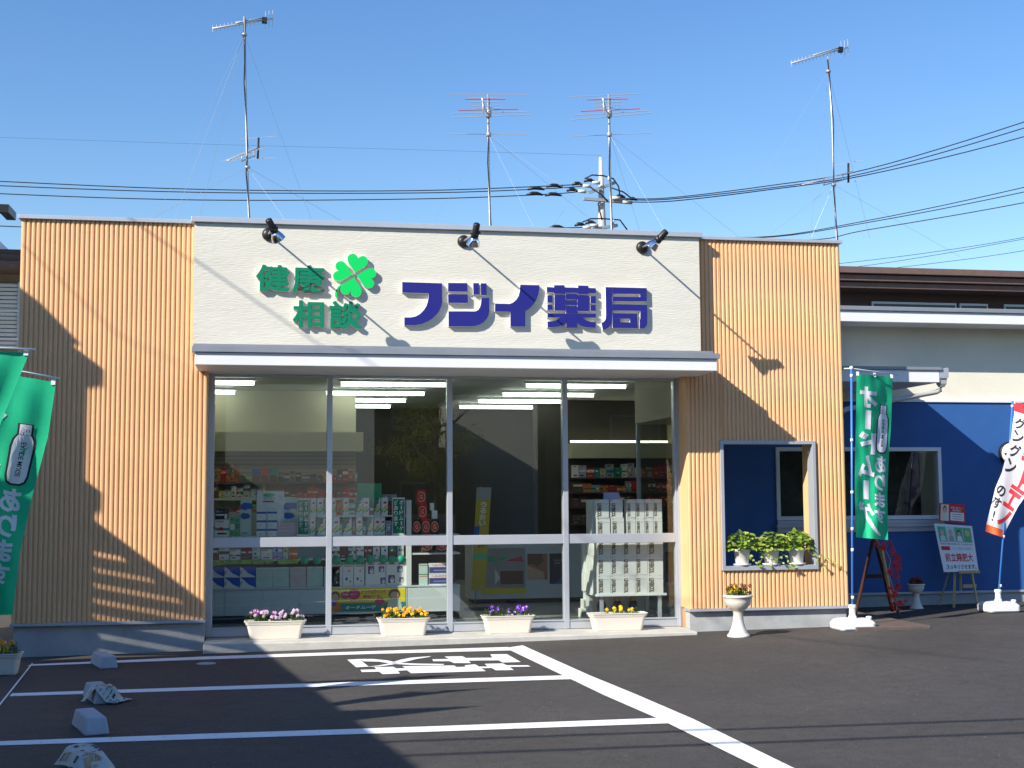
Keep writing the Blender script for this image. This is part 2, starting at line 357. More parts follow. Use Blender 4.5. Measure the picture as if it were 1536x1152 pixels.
# foundation and step
m_ = MB(); m_.box(XL0+.02, XL1-.002, .025, .19, -.4, ZB-.035, M_conc); m_.build('foundation', ph); m_ = MB(); m_.box(XR0+.01, XR1-.02, .025, .19, -.4, ZB-.035, M_conc); m_.build('foundation', ph)
m_ = MB(); m_.box(XL0-.01, XL1+.012, -.035, .18, ZB-.034, ZB-.002, M_alu); m_.build('base_flashing', ph, bevel=.003); m_ = MB(); m_.box(XR0-.012, XR1+.012, -.035, .18, ZB-.034, ZB-.002, M_alu); m_.build('base_flashing', ph, bevel=.003)
m_ = MB(); m_.box(XL1+.002, 4.87, -.30, GY+.045, -.4, .045, M_concl); m_.build('step', ph, bevel=.012)
# window frame + panes
gx = [xat(314.5, GY), xat(494, GY), xat(674, GY), xat(847, GY), xat(1016, GY)]
GZ0, GZ1 = .05, 3.045; MR0, MR1 = 1.055, 1.165
m_ = MB(); fw = .032
for i, x in enumerate(gx):
    w = .05 if i in (0, 4) else fw
    m_.box(x-w, x+w, GY-.05, GY+.05, GZ0, GZ1, M_alu)
for i in range(4):
    a = gx[i]+(.05 if i == 0 else fw); b = gx[i+1]-(.05 if i == 3 else fw)
    m_.box(a, b, GY-.04, GY+.04, GZ0, .155, M_alu); m_.box(a, b, GY-.04, GY+.04, MR0, MR1, M_alu); m_.box(a, b, GY-.04, GY+.04, GZ1-.03, GZ1, M_alu)
    m_.box(a, b, GY-.052, GY-.0405, .142, .155, M_alu)
fr = m_.build('window_frame', ph, bevel=.004)
for i in range(4):
    a = gx[i]+(.05 if i == 0 else fw); b = gx[i+1]-(.05 if i == 3 else fw)
    for z0, z1 in ((.155, MR0), (MR1, GZ1-.03)):
        m_ = MB(); m_.box(a+.001, b-.001, GY+.006, GY+.014, z0+.001, z1-.001, M_glass); m_.build('window_pane', ph)
m_ = MB(); m_.box(XR0+.05, XR0+.058, .37, 2.28, .12, 2.599, M_glass); m_.build('side_pane', ph)
m_ = MB(); m_.box(XR0+.03, XR0+.08, 2.281, 2.33, .0, 2.599, M_alu); m_.box(XR0+.03, XR0+.08, .37, 2.28, .03, .119, M_alu); m_.build('side_frame', ph)
m_ = MB(); m_.box(4.855, XR0, .30, GY-.052, .05, 3.03, M_alu); m_.build('corner_trim', ph)

# ------------------------------------------------------------------ signs on the fascia
SY = FY-.012; SD = .036
def zz(ox, oy, s): return lambda a, b: at(ox+a/s, oy+b/s, SY-SD)
def letter(parent, polys, fn, mface, mside, depth=SD):
    mb = MB()
    for i, P in enumerate(polys):
        pts = [fn(a, b) for a, b in P]; e = .0012*(i % 4)
        back = [Vector((p.x, SY+.012-.001, p.z)) for p in pts]
        mb.prism(back, (0, -(depth+.011)-e, 0), mface, mside)
    return mb.build('letter', parent)
p0 = at(790, 460, SY)
sg = thing('shop_sign', (p0.x, SY, p0.z-.3), 'large navy blue raised shop name lettering on the cream front', 'sign')
f1 = zz(590, 400, 7.314); f2 = zz(790, 410, 7.68)
letter(sg, [[(97, 168), (535, 182), (536, 390), (528, 430), (505, 485), (470, 530), (425, 572), (370, 605), (310, 630), (240, 643), (120, 643), (120, 557), (195, 556), (245, 545), (290, 520), (330, 482), (358, 440), (375, 395), (386, 340), (388, 293), (97, 284)]], f1, M_navy, M_side_l)
letter(sg, [[(600, 178), (812, 180), (814, 275), (600, 273)], [(600, 302), (816, 305), (817, 400), (602, 397)], [(875, 180), (940, 181), (940, 308), (878, 307)], [(957, 183), (1022, 184), (1022, 314), (960, 312)],
            [(605, 490), (900, 490), (930, 475), (950, 445), (962, 400), (965, 342), (1052, 342), (1053, 490), (1045, 530), (1025, 570), (990, 610), (945, 636), (900, 650), (850, 656), (605, 655)]], f1, M_navy, M_side_l)
letter(sg, [[(1115, 405), (1280, 408), (1318, 390), (1350, 360), (1375, 318), (1388, 260), (1392, 198), (1603, 203), (1600, 260), (1590, 310), (1572, 358), (1548, 400), (1515, 438), (1463, 480), (1447, 486), (1447, 658), (1284, 658), (1283, 495), (1115, 493)]], f1, M_navy, M_side_l)
letter(sg, [[(232, 158), (315, 160), (315, 137), (435, 137), (435, 162), (592, 165), (592, 140), (710, 143), (710, 168), (797, 172), (797, 230), (712, 229), (704, 243), (590, 240), (580, 226), (440, 224), (432, 238), (318, 236), (310, 220), (232, 218)],
            [(238, 252), (298, 253), (298, 340), (238, 338)], [(238, 362), (298, 363), (298, 422), (238, 421)], [(735, 262), (797, 263), (797, 346), (735, 345)], [(735, 366), (797, 367), (797, 433), (735, 432)],
            [(320, 248), (448, 250), (448, 432), (320, 430)], [(584, 254), (718, 256), (718, 437), (584, 434)], [(448, 240), (584, 242), (584, 302), (448, 300)], [(448, 318), (584, 320), (584, 368), (448, 366)], [(448, 382), (584, 384), (584, 462), (452, 460)],
            [(238, 462), (797, 464), (797, 512), (238, 510)],
            [(238, 556), (300, 552), (345, 540), (384, 511), (470, 511), (452, 570), (420, 600), (370, 614), (300, 622), (240, 622)],
            [(797, 562), (740, 560), (690, 545), (650, 513), (570, 512), (585, 575), (610, 600), (650, 615), (700, 624), (797, 628)],
            [(455, 512), (582, 513), (582, 628), (455, 628)]], f2, M_navy, M_side_l)
letter(sg, [[(908, 158), (988, 160), (986, 540), (970, 590), (940, 625), (905, 645), (878, 652), (862, 572), (890, 555), (908, 530), (914, 490)],
            [(988, 160), (1383, 170), (1383, 240), (988, 236)], [(1306, 240), (1383, 241), (1383, 272), (1306, 271)], [(988, 270), (1383, 273), (1383, 325), (988, 323)],
            [(988, 356), (1388, 363), (1388, 434), (988, 430)], [(1308, 434), (1389, 435), (1389, 575), (1382, 600), (1365, 624), (1345, 636), (1300, 636), (1300, 530), (1308, 528)],
            [(988, 460), (1274, 464), (1274, 524), (988, 522)], [(988, 522), (1076, 524), (1076, 564), (988, 563)], [(1190, 524), (1274, 524), (1274, 566), (1190, 565)], [(988, 564), (1274, 567), (1282, 632), (990, 630)]], f2, M_navy, M_side_l)
p0 = at(460, 470, SY)
hs = thing('consultation_sign', (p0.x, SY, p0.z-.3), 'four dark green raised brush style characters on the cream front', 'sign')
def glyph_letter(parent, ch, u0, v0, u1, v1, bold):
    cu = bpy.data.curves.new('t', 'FONT'); cu.body = ch; cu.offset = .006; cu.resolution_u = 3; cu.extrude = .5; cu.fill_mode = 'BOTH'
    o = bpy.data.objects.new('t', cu); C.objects.link(o); bpy.context.view_layer.update()
    me = bpy.data.meshes.new_from_object(o.evaluated_get(bpy.context.evaluated_depsgraph_get()))
    xs = [v.co.x for v in me.vertices]; ys = [v.co.y for v in me.vertices]
    A = at(u0, v1, SY-SD); B = at(u1, v0, SY-SD); bw = bold*(B.x-A.x)
    mb = MB()
    for k, (ox, oz) in enumerate(((0, 0), (1, 0), (-1, 0), (0, 1), (0, -1), (.7, .7), (-.7, .7), (.7, -.7), (-.7, -.7))):
        fx = lambda c: Vector((A.x+bw+(B.x-A.x-2*bw)*(c.x-min(xs))/(max(xs)-min(xs))+ox*bw, SY-SD-.0006*k if c.z > 0 else SY+.011, A.z+bw+(B.z-A.z-2*bw)*(c.y-min(ys))/(max(ys)-min(ys))+oz*bw))
        vs = [fx(v.co) for v in me.vertices]
        for p in me.polygons:
            if p.normal.z < -.9: continue
            mb.add([vs[i] for i in p.vertices], [tuple(range(len(p.vertices)))], M_green if p.normal.z > .9 else M_side_l)
    bpy.data.objects.remove(o); bpy.data.curves.remove(cu); bpy.data.meshes.remove(me)
    return mb.build('letter', parent)
def q3(a, b): return 370+a/7.314, 370+b/7.314
for ch, a0, b0, a1, b1 in (('健', 100, 203, 475, 490), ('康', 498, 205, 862, 512), ('相', 503, 592, 850, 888), ('談', 902, 600, 1268, 905)):
    glyph_letter(hs, ch, *q3(a0, b0), *q3(a1, b1), .024)
cl = thing('clover_emblem', at(532, 445, SY), 'bright green raised four leaf clover emblem between the two sets of lettering', 'emblem')
cc = at(370+1185/7.314, 370+310/7.314, SY-SD)
px = .0077/7.314
def heart(ang, L, Wd):
    pts = []; ca, sa = math.cos(ang), math.sin(ang)
    for i in range(44):
        t = 2*math.pi*i/44
        x = math.sin(t)**3*Wd; y = (13*math.cos(t)-5*math.cos(2*t)-2*math.cos(3*t)-math.cos(4*t)+17)/29*L+.012
        pts.append((x*ca-y*sa, x*sa+y*ca))
    return pts
for ang, L, Wd in ((-11, .225, .118), (-101, .225, .118), (167, .235, .122), (77, .225, .118)):
    mb = MB(); P = heart(R_(ang), L, Wd)
    mb.prism([Vector((cc.x+a, SY+.011, cc.z+b)) for a, b in P], (0, -.047, 0), M_bright, M_side_l); mb.build('leaf', cl)
mb = MB(); st = [(1045, 405), (1000, 440), (972, 490), (968, 540), (990, 578), (1000, 572), (992, 530), (1000, 485), (1025, 440), (1055, 412)]
mb.prism([Vector((at(*q3(a, b), SY-SD).x, SY+.011, at(*q3(a, b), SY-SD).z)) for a, b in st], (0, -.044, 0), M_bright, M_side_l); mb.build('stem', cl)

# ------------------------------------------------------------------ spotlights
def spotlight(u, v, hu, hv, label, tilt):
    b = at(u, v, FY); r = thing('spotlight', b, label, 'spotlight', 'spotlights along the top of the front')
    mb = MB(); ax = Vector((0, -1, 0)); mb.lathe([(.074, 0), (.074, .02), (.05, .045), (.02, .05)], M_black, b, 24, ax); mb.build('wall_plate', r)
    L = .92; e = at(hu, hv, FY-L)
    mb = MB(); mb.tube([b+Vector((0, -.04, 0)), e], .011, M_steel, 8); mb.build('arm', r)
    d = Vector((tilt, .5, -.75)).normalized()
    mb = MB(); mb.tube([e+Vector((-.055, 0, 0)), e+Vector((.055, 0, 0))], .016, M_black, 8); mb.box(e.x-.035, e.x+.035, e.y-.03, e.y+.03, e.z-.03, e.z+.03, M_black)
    mb.lathe([(.027, -.13), (.037, -.12), (.037, -.02), (.043, 0), (.043, .03)], M_black, e+d*.02, 16, d); hd = mb.build('lamp_head', r)
    mb = MB(); mb.lathe([(.04, .03), (.052, .055), (.067, .085), (.076, .12), (.078, .125), (.072, .123), (.06, .085), (.026, .05)], M_chrome, e+d*.02, 20, d); mb.build('reflector', hd)
for tl_, u, v, hu, hv, s in ((.45, 403, 352, 409, 342, 'adjustable spotlight on the cream front above the green lettering'), (-.08, 695.5, 362.5, 713, 349, 'adjustable spotlight on the cream front above the middle of the shop name'),
                     (-.65, 963, 371.5, 990, 357, 'adjustable spotlight on the cream front near its right end')):
    spotlight(u, v, hu, hv, s, tl_)

# ------------------------------------------------------------------ annex with blue wall
BY = 2.3
an = thing('annex_building', (9, 5, 0), 'low annex with blue lower wall, cream upper wall and white eave beside the pharmacy', 'building')
XA0, XA1 = 5.56, 19.0; ztrim = 2.93
WX0, WX1, WZ0, WZ1 = xat(1163, BY), xat(1411, BY), zat(779, BY, 1350), zat(671, BY, 1350)
m_ = MB()
for a in ((XA0, WX0, .25, ztrim), (WX1, XA1, .25, ztrim), (WX0, WX1, .25, WZ0), (WX0, WX1, WZ1, ztrim)): m_.box(a[0], a[1], BY, BY+.18, a[2], a[3], M_blue)
m_.build('blue_wall', an)
M_cream2 = mat('cream_plaster', (.76, .735, .62), .85, noise=(2, .05), bump=(40, .35))
m_ = MB(); m_.box(XA0, XA1, BY+.02, BY+.2, ztrim+.03, 4.12, M_cream2); m_.build('upper_wall', an)
m_ = MB(); m_.box(XA0, XA1, BY-.025, BY+.1, ztrim, ztrim+.03, M_white); m_.box(XA0, XA1, BY-.02, BY+.1, .22, .25, M_alu); m_.build('wall_trim', an)
m_ = MB(); m_.box(XA0, XA1, BY+.015, BY+.15, -.3, .22, M_conc); m_.build('foundation', an)
m_ = MB(); m_.box(XA0, XA1, 1.80, 9, 4.00, 4.155, M_white); m_.box(XA0, XA1, 1.77, 9, 4.157, 4.215, M_alud); m_.build('roof_eave', an, bevel=.006)
m_ = MB(); m_.box(XA0, XA1, 8.8, 9, 0, 4, M_cream2); m_.build('back_wall', an)
m_ = MB(); w = .055
m_.box(WX0, WX0+w, BY-.03, BY+.1, WZ0, WZ1, M_white); m_.box(WX1-w, WX1, BY-.03, BY+.1, WZ0, WZ1, M_white)
m_.box(WX0+w, WX1-w, BY-.03, BY+.1, WZ1-w, WZ1, M_white); m_.box(WX0+w, WX1-w, BY-.03, BY+.1, WZ0, WZ0+w, M_white)
mx_ = (WX0+WX1)/2; m_.box(mx_-.03, mx_+.03, BY-.01, BY+.08, WZ0+w, WZ1-w, M_white)
wf = m_.build('window', an, bevel=.004)
m_ = MB(); m_.box(WX0+w, mx_-.031, BY+.05, BY+.058, WZ0+w, WZ1-w, M_glass); m_.box(mx_+.031, WX1-w, BY+.05, BY+.058, WZ0+w, WZ1-w, M_glass); m_.build('pane', wf)
m_ = MB(); m_.box(WX0-.02, WX1+.02, BY-.07, BY-.001, WZ0-.10, WZ0-.06, M_alu); m_.box(WX0, WX1, BY-.045, BY-.001, WZ0-.058, WZ0-.005, M_alu); m_.box(WX0, WX1, BY-.03, BY-.001, WZ0-.17, WZ0-.102, M_alu); m_.build('sill', wf)
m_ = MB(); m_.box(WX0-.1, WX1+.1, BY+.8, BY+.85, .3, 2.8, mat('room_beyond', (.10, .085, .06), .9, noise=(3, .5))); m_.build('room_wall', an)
# small canopy with gutter
cx1 = 8.60; cy0 = .80
m_ = MB(); m_.box(5.0, cx1, cy0, BY-.002, 3.075, 3.235, M_white); ac = m_.build('porch_canopy', an, bevel=.006)
m_ = MB(); m_.box(4.98, cx1+.02, cy0-.025, BY-.002, 3.237, 3.275, M_alud); m_.build('canopy_flashing', ac)
m_ = MB(); m_.box(cx1+.006, cx1+.12, cy0+.0, BY-.03, 3.13, 3.145, M_alu); m_.box(cx1+.108, cx1+.13, cy0, BY-.03, 3.147, 3.27, M_alu); m_.box(cx1+.006, cx1+.107, cy0, cy0+.015, 3.147, 3.26, M_alu)
gt = m_.build('gutter', ac)
m_ = MB(); M_pipe = mat('grey_pipe', (.40, .40, .40), .5)
m_.rloft([(3.02, .03, .03, .01), (3.06, .05, .05, .01), (3.128, .055, .055, .01)], M_pipe, (cx1+.06, cy0+.07, 0))
pp = [(cx1+.06, cy0+.07, 3.03), (cx1+.05, cy0+.08, 2.985), (cx1+.0, cy0+.1, 2.955), (cx1-.3, cy0+.1, 2.90), (7.45, .55, 2.75), (7.05, .30, 2.68), (6.975, .24, 2.64), (6.945, .22, 2.55), (6.94, .22, .12)]
m_.tube(pp, .032, M_pipe, 10); m_.build('downpipe', ac)
# wall lamp (round, white, black rim)
lp = at(1513, 680, BY); wl = thing('wall_lamp', lp, 'round white bulkhead lamp with black rim on the blue wall', 'wall lamp')
m_ = MB(); m_.lathe([(.165, 0), (.165, .05), (.16, .065), (.15, .065), (.15, .03)], M_black, lp, 32, Vector((0, -1, 0))); m_.build('rim', wl)
m_ = MB(); m_.lathe([(.148, .035), (.146, .06), (.125, .085), (.07, .10), (.01, .105)], mat('opal_shade', (.85, .85, .82), .3), lp, 32, Vector((0, -1, 0))); m_.build('shade', wl)
m_ = MB(); m_.box(lp.x-.14, lp.x+.14, lp.y-.115, lp.y-.1, lp.z-.006, lp.z+.006, M_black); m_.build('guard_bar', wl)
# porch floor tiles
a = gnd(1285, 947); b = gnd(1398, 943)
m_ = MB(); m_.box(a.x, b.x, a.y-.0, BY-.02, -.2, gz(8)+.03, mat('porch_tile', (.13, .10, .085), .7, noise=(8, .2))); struct(m_, 'porch_floor', bevel=.008)

# ------------------------------------------------------------------ plants
def leaf(mb, p, d, up, L, w, m, fold=.25):
    p = Vector(p); d = Vector(d).normalized(); sd_ = d.cross(Vector(up)); sd_ = sd_.normalized() if sd_.length > .01 else Vector((1, 0, 0)); nn = sd_.cross(d)
    q = [p, p+d*L*.3+sd_*w*.5+nn*fold*w*.5, p+d*L*.65+sd_*w*.42+nn*fold*w*.4-nn*L*.05, p+d*L-nn*L*.15, p+d*L*.65-sd_*w*.42+nn*fold*w*.4-nn*L*.05, p+d*L*.3-sd_*w*.5+nn*fold*w*.5, p+d*L*.5-nn*L*.02]
    mb.add(q, [(0, 1, 6), (1, 2, 6), (2, 3, 6), (3, 4, 6), (4, 5, 6), (5, 0, 6)], m, True)
def rdir(zmin=-.2): 
    while True:
        d = Vector((random.uniform(-1, 1), random.uniform(-1, 1), random.uniform(zmin, 1)))
        if .1 < d.length < 1: return d.normalized()
def flower(mb, c, n, r, mp, mc):
    n = Vector(n).normalized(); a = n.orthogonal().normalized(); b = n.cross(a)
    for k in range(5):
        an = 2*math.pi*k/5+random.random()*.3; d = a*math.cos(an)+b*math.sin(an); e = n.cross(d)
        q = [c+n*.002, c+d*r*.55+e*r*.42+n*.004, c+d*r*1.0+e*r*.25-n*.003, c+d*r*1.0-e*r*.25-n*.003, c+d*r*.55-e*r*.42+n*.004]
        mb.add(q, [(0, 1, 2, 3, 4)], mp)
    mb.add([c+n*.006+(a*math.cos(t_*1.05)+b*math.sin(t_*1.05))*r*.28 for t_ in range(6)], [tuple(range(6))], mc)
F_pinkw = mat('petal_pale_mauve', (.62, .45, .66), .6, trans=.2); F_pink = mat('petal_mauve', (.42, .12, .40), .6, trans=.2)
F_orange = mat('petal_orange', (.85, .36, .01), .6, trans=.2); F_yel = mat('petal_yellow', (.85, .62, .01), .6, trans=.2)
F_pur = mat('petal_purple', (.17, .035, .50), .6, trans=.2); F_brn = mat('petal_brown', (.12, .02, .012), .6, trans=.1); F_wht = mat('petal_eye', (.8, .78, .5), .6)
def bedding(root, c, hx, hy, ztop, cols, nf, nl, spots=None, hmax=.12, fr=.022):
    ml = MB()
    def spot():
        if spots:
            s = random.choice(spots); return Vector((c[0]+hx*max(-.95, min(.95, s+random.gauss(0, .10))), c[1]+hy*random.uniform(-.8, .8), ztop))
        return Vector((c[0]+hx*random.uniform(-.92, .92), c[1]+hy*random.uniform(-.8, .8), ztop))
    for i in range(nl):
        p = spot(); d = rdir(.2); h = random.random()*hmax*.65; ml.tube([p, p+Vector((d.x*.01, d.y*.01, h))], .002, M_leaf, 4, False)
        leaf(ml, p+Vector((d.x*.01, d.y*.01, h)), d, (0, 0, 1), random.uniform(.025, .05), random.uniform(.012, .022), M_leaf)
    for i in range(nf):
        p = spot(); h = hmax*random.uniform(.35, 1); q = p+Vector((random.gauss(0, .012), random.gauss(-.01, .012), h))
        ml.tube([p, q], .0022, M_leaf, 4, False)
        k = random.choice(cols); mf = MB(); flower(mf, q, (random.gauss(-.3, .4), -1+random.gauss(0, .3), .5+random.gauss(0, .3)), random.uniform(fr*.8, fr*1.2), *k); mf.build('flower', root)
    ml.build('foliage', root)
def planter(u0, u1, vb, Y, label, cols, nf, nl, spots=None, group='long cream planters under the shop windows', h=.0, hmax=.12, z=None, name='flower_planter', wall=False):
    zb = .045 if z is None else z
    x0, x1 = xat(u0, Y, vb-20), xat(u1, Y, vb-20); c = Vector(((x0+x1)/2, Y+.10, zb)); hx = (x1-x0)/2; hh = .205
    r = thing(name, c, label, 'planter', group)
    m = MB()
    m.rloft([(0, hx*.80, .075, .03), (.012, hx*.815, .08, .035), (hh-.045, hx*.915, .098, .04), (hh-.043, hx*.945, .103, .04), (hh-.03, hx*.95, .105, .04), (hh-.028, hx*.96, .108, .04), (hh-.012, hx*.97, .11, .04), (hh-.010, hx, .118, .045), (hh, hx, .118, .045), (hh, hx*.96, .10, .04), (hh-.03, hx*.93, .098, .04)], M_planter, c)
    m.build('trough', r, bevel=.003)
    m = MB(); m.rloft([(hh-.028, hx*.93, .095, .04), (hh-.015, hx*.93, .095, .04)], M_soil, c); m.build('soil', r)
    bedding(r, c, hx*.9, .085, zb+hh-.015, cols, nf, nl, spots, hmax)
    return r
planter(366, 460, 957, 0.0, 'long cream planter of pale mauve pansies, leftmost under the shop windows', [(F_pinkw, F_pink), (F_pink, F_wht), (F_pinkw, F_yel)], 44, 120, [-.75, -.55, -.4, 0, .1, .35, .6, .8])
planter(566, 646, 953, 0.0, 'long cream planter of golden orange pansies under the second window', [(F_orange, F_yel), (F_yel, F_orange), (F_orange, F_brn)], 42, 110, [-.7, -.4, 0, .1, .35, .7, .85])
planter(724, 804, 949, 0.0, 'long cream planter of purple pansies under the third window', [(F_pur, F_wht), (F_pur, F_pinkw)], 28, 110, [-.8, -.6, -.35, 0, .3, .55, .8])
planter(885, 973, 945, 0.0, 'long cream planter with only a few yellow pansies before the white cartons', [(F_yel, F_orange)], 11, 50, [-.45, -.05, .05, .6, .65], hmax=.09)
p = gnd(12, 1013)
planter(-46, 31, 1000, p.y, 'pale planter of dark yellow flowers in shade at the left end of the wall', [(F_yel, F_brn), (F_orange, F_brn)], 26, 160, None, None, z=gz(p.x), hmax=.13)
def urn(u, v, label, cols, s=1.0, nf=30, dark=False, grp=None):
    p = gnd(u, v); c = Vector((p.x, p.y+.13*s, gz(p.x))); r = thing('urn_planter', c, label, 'urn', grp)
    m = MB(); k = s
    m.lathe([(a*k, b*k) for a, b in ((.128, 0), (.13, .012), (.122, .03), (.112, .035), (.106, .05), (.085, .09), (.066, .15), (.057, .21), (.055, .265), (.062, .29), (.075, .30), (.105, .325), (.135, .36), (.150, .405), (.152, .44), (.166, .447), (.17, .457), (.168, .468), (.155, .474), (.14, .465), (.13, .44))], M_planter, c, 40); m.build('pedestal_bowl', r)
    m = MB(); m.lathe([(.14*k, .445*k), (.13*k, .455*k)], M_soil, c, 24); m.build('soil', r)
    bedding(r, c, .12*k, .12*k, c.z+.455*k, cols, nf, 110, None, .13*k, .02)
urn(1114, 957, 'cream urn on a flared pedestal with brown and yellow pansies before the orange wall', [(F_brn, F_yel), (F_brn, F_orange), (F_yel, F_brn)], nf=34)
F_red = mat('petal_red', (.28, .01, .02), .6)
urn(1380, 914, 'low pale urn of dark red flowers in shade by the blue wall', [(F_red, F_brn)], .72, 20)

# pothos in the opening
M_poth = mat('pothos_leaf', (.22, .36, .04), .45, noise=(25, .55), trans=.25); M_poth2 = mat('pothos_leaf_pale', (.46, .52, .12), .45, noise=(30, .5), trans=.25)
M_pot = mat('white_pot', (.72, .71, .67), .45, noise=(4, .05))
def pothos(u, ztop, label, trail):
    x = xat(u, .02, 840); c = Vector((x, .045, OZ0+.013)); r = thing('potted_pothos', c, label, 'potted plant', 'potted pothos in the wall opening')
    m = MB(); m.lathe([(.075, 0), (.105, .004), (.112, .022), (.108, .024), (.08, .01)], M_pot, c, 28); m.build('saucer', r)
    m = MB(); m.lathe([(.072, .011), (.078, .03), (.094, .165), (.104, .168), (.106, .195), (.098, .197), (.09, .17)], M_pot, c, 28); m.build('pot', r)
    m = MB()
    for i in range(135):
        d = rdir(-.25); b = c+Vector((0, 0, .19)); q = b+Vector((d.x*.16, d.y*.10-.02, max(-.1, d.z)*.17+.03))
        m.tube([b+Vector((d.x*.05, d.y*.05, 0)), q], .002, M_poth, 4, False)
        dd = Vector((d.x+random.gauss(0, .4), d.y-.5, d.z*.4-.25)); L = random.uniform(.05, .085)
        leaf(m, q, dd, Vector((random.gauss(0, .4), -.5, 1)), L, L*.72, random.choice([M_poth, M_poth, M_poth2]))
    for (dx, dz, nn) in trail:
        st = c+Vector((dx*.3, -.11, .16)); pts = [st]
        for k in range(nn): pts.append(pts[-1]+Vector((dx*.16+random.gauss(0, .008), random.uniform(-.008, .004), -.045+random.gauss(0, .008) if dz else -.03)))
        m.tube(pts, .0025, M_poth, 4, False)
        for q in pts[1:]:
            for _ in range(2): L = random.uniform(.03, .055); leaf(m, q, (random.gauss(dx*1.2, .8), -.5, random.gauss(-.5, .4)), (0, -1, .5), L, L*.65, random.choice([M_poth, M_poth2]))
    m.build('foliage', r)
pothos(1114, 0, 'leafy pothos in a white pot, leftmost on the opening sill', [(.15, 1, 4), (.6, 1, 4)])
pothos(1158, 0, 'leafy pothos in a white pot, middle one on the opening sill', [(.25, 1, 4), (-.3, 1, 2)])
pothos(1196, 0, 'leafy pothos in a white pot with long trailing stems, rightmost on the opening sill', [(.55, 1, 4), (.35, 1, 4), (-.5, 1, 3)])

# ------------------------------------------------------------------ banner flags
M_fgreen = mat('green_cloth', (.012, .54, .27), .7, trans=.22, noise=(30, .05)); M_fwhite = mat('cloth_print_white', (.80, .80, .84), .7)
M_fcloth = mat('white_cloth', (.70, .70, .74), .7, trans=.15); M_fred = mat('cloth_red', (.62, .03, .05), .7); M_fblack = mat('cloth_black', (.02, .02, .03), .7); M_forange = mat('cloth_orange', (.75, .12, .03), .7)
M_pole = mat('blue_pole', (.05, .20, .62), .35); M_polew = mat('white_plastic', (.80, .81, .82), .4)
def subdiv(mb, maxlen=.04, it=4):
    """refine the triangles of a decal in its own (s,t) plane so that it can follow the cloth"""
    return mb
class STB:      # collects decal faces in (s,t), refines, then maps to the cloth
    def __init__(s): s.d = {}
    def add(s, vs, fs, m):
        s.d.setdefault(m, []).append((vs, fs))
    def flush(s, mb, fn, step, off):
        for m, lst in s.d.items():
            bm = bmesh.new()
            for vs, fs in lst:
                w = [bm.verts.new((p[0], p[1], 0)) for p in vs]
                for f in fs:
                    try: bm.faces.new([w[i] for i in f])
                    except ValueError: pass
            bmesh.ops.triangulate(bm, faces=bm.faces[:])
            for _ in range(5):
                es = [e for e in bm.edges if e.calc_length() > step]
                if not es: break
                bmesh.ops.subdivide_edges(bm, edges=es, cuts=1); bmesh.ops.triangulate(bm, faces=[f for f in bm.faces if len(f.verts) > 3])
            bm.verts.index_update()
            mb.add([fn(v.co.x, v.co.y)+off for v in bm.verts], [[v.index for v in f.verts] for f in bm.faces], m); bm.free()
ST = lambda a, b: (a, b)
def cloth_grid(fn, m, ns=14, ntt=40):
    mb = MB(); mb.add([fn(i/ns, j/ntt) for j in range(ntt+1) for i in range(ns+1)], [(j*(ns+1)+i, j*(ns+1)+i+1, (j+1)*(ns+1)+i+1, (j+1)*(ns+1)+i) for j in range(ntt) for i in range(ns)], m, True); return mb
def bottle(S, cs, ct, w, h, asp):
    """bottle drawing: outline, body, cap, squiggle; asp converts widths"""
    def shape(k): 
        W_ = w*k; b = [(-.5, -.36), (-.42, -.46), (-.2, -.5), (.2, -.5), (.42, -.46), (.5, -.36), (.5, .12), (.44, .24), (.3, .32), (-.3, .32), (-.44, .24), (-.5, .12)]
        return [(cs+a*W_, ct+y*h*(1+(k-1)*.3)) for a, y in b]
    put_poly(S, shape(1.22), ST, M_fblack); S2 = STB(); put_poly(S2, shape(1.0), ST, M_fwhite)
    put_rect(S, cs-w*.36, ct+h*.30, cs+w*.36, ct+h*.52, ST, M_fblack); put_rect(S2, cs-w*.27, ct+h*.325, cs+w*.27, ct+h*.505, ST, M_fwhite)
    for k in range(4): put_rect(S2, cs-w*.2+k*w*.12, ct+h*.325, cs-w*.17+k*w*.12, ct+h*.42, ST, M_fblack)
    S3 = STB(); put_text(S3, 'EAUDE MUGE', (cs-w*.10, ct-h*.38, cs+w*.16, ct+h*.20), ST, M_fblack, .01, -90, True)
    put_poly(S3, [(cs-w*.25, ct-h*.10), (cs+w*.1, ct+h*.0), (cs-w*.05, ct+h*.03), (cs+w*.35, ct+h*.16), (cs+w*.1, ct+h*.04), (cs+w*.2, ct+h*.02)], ST, M_fgreen)
    return S2, S3
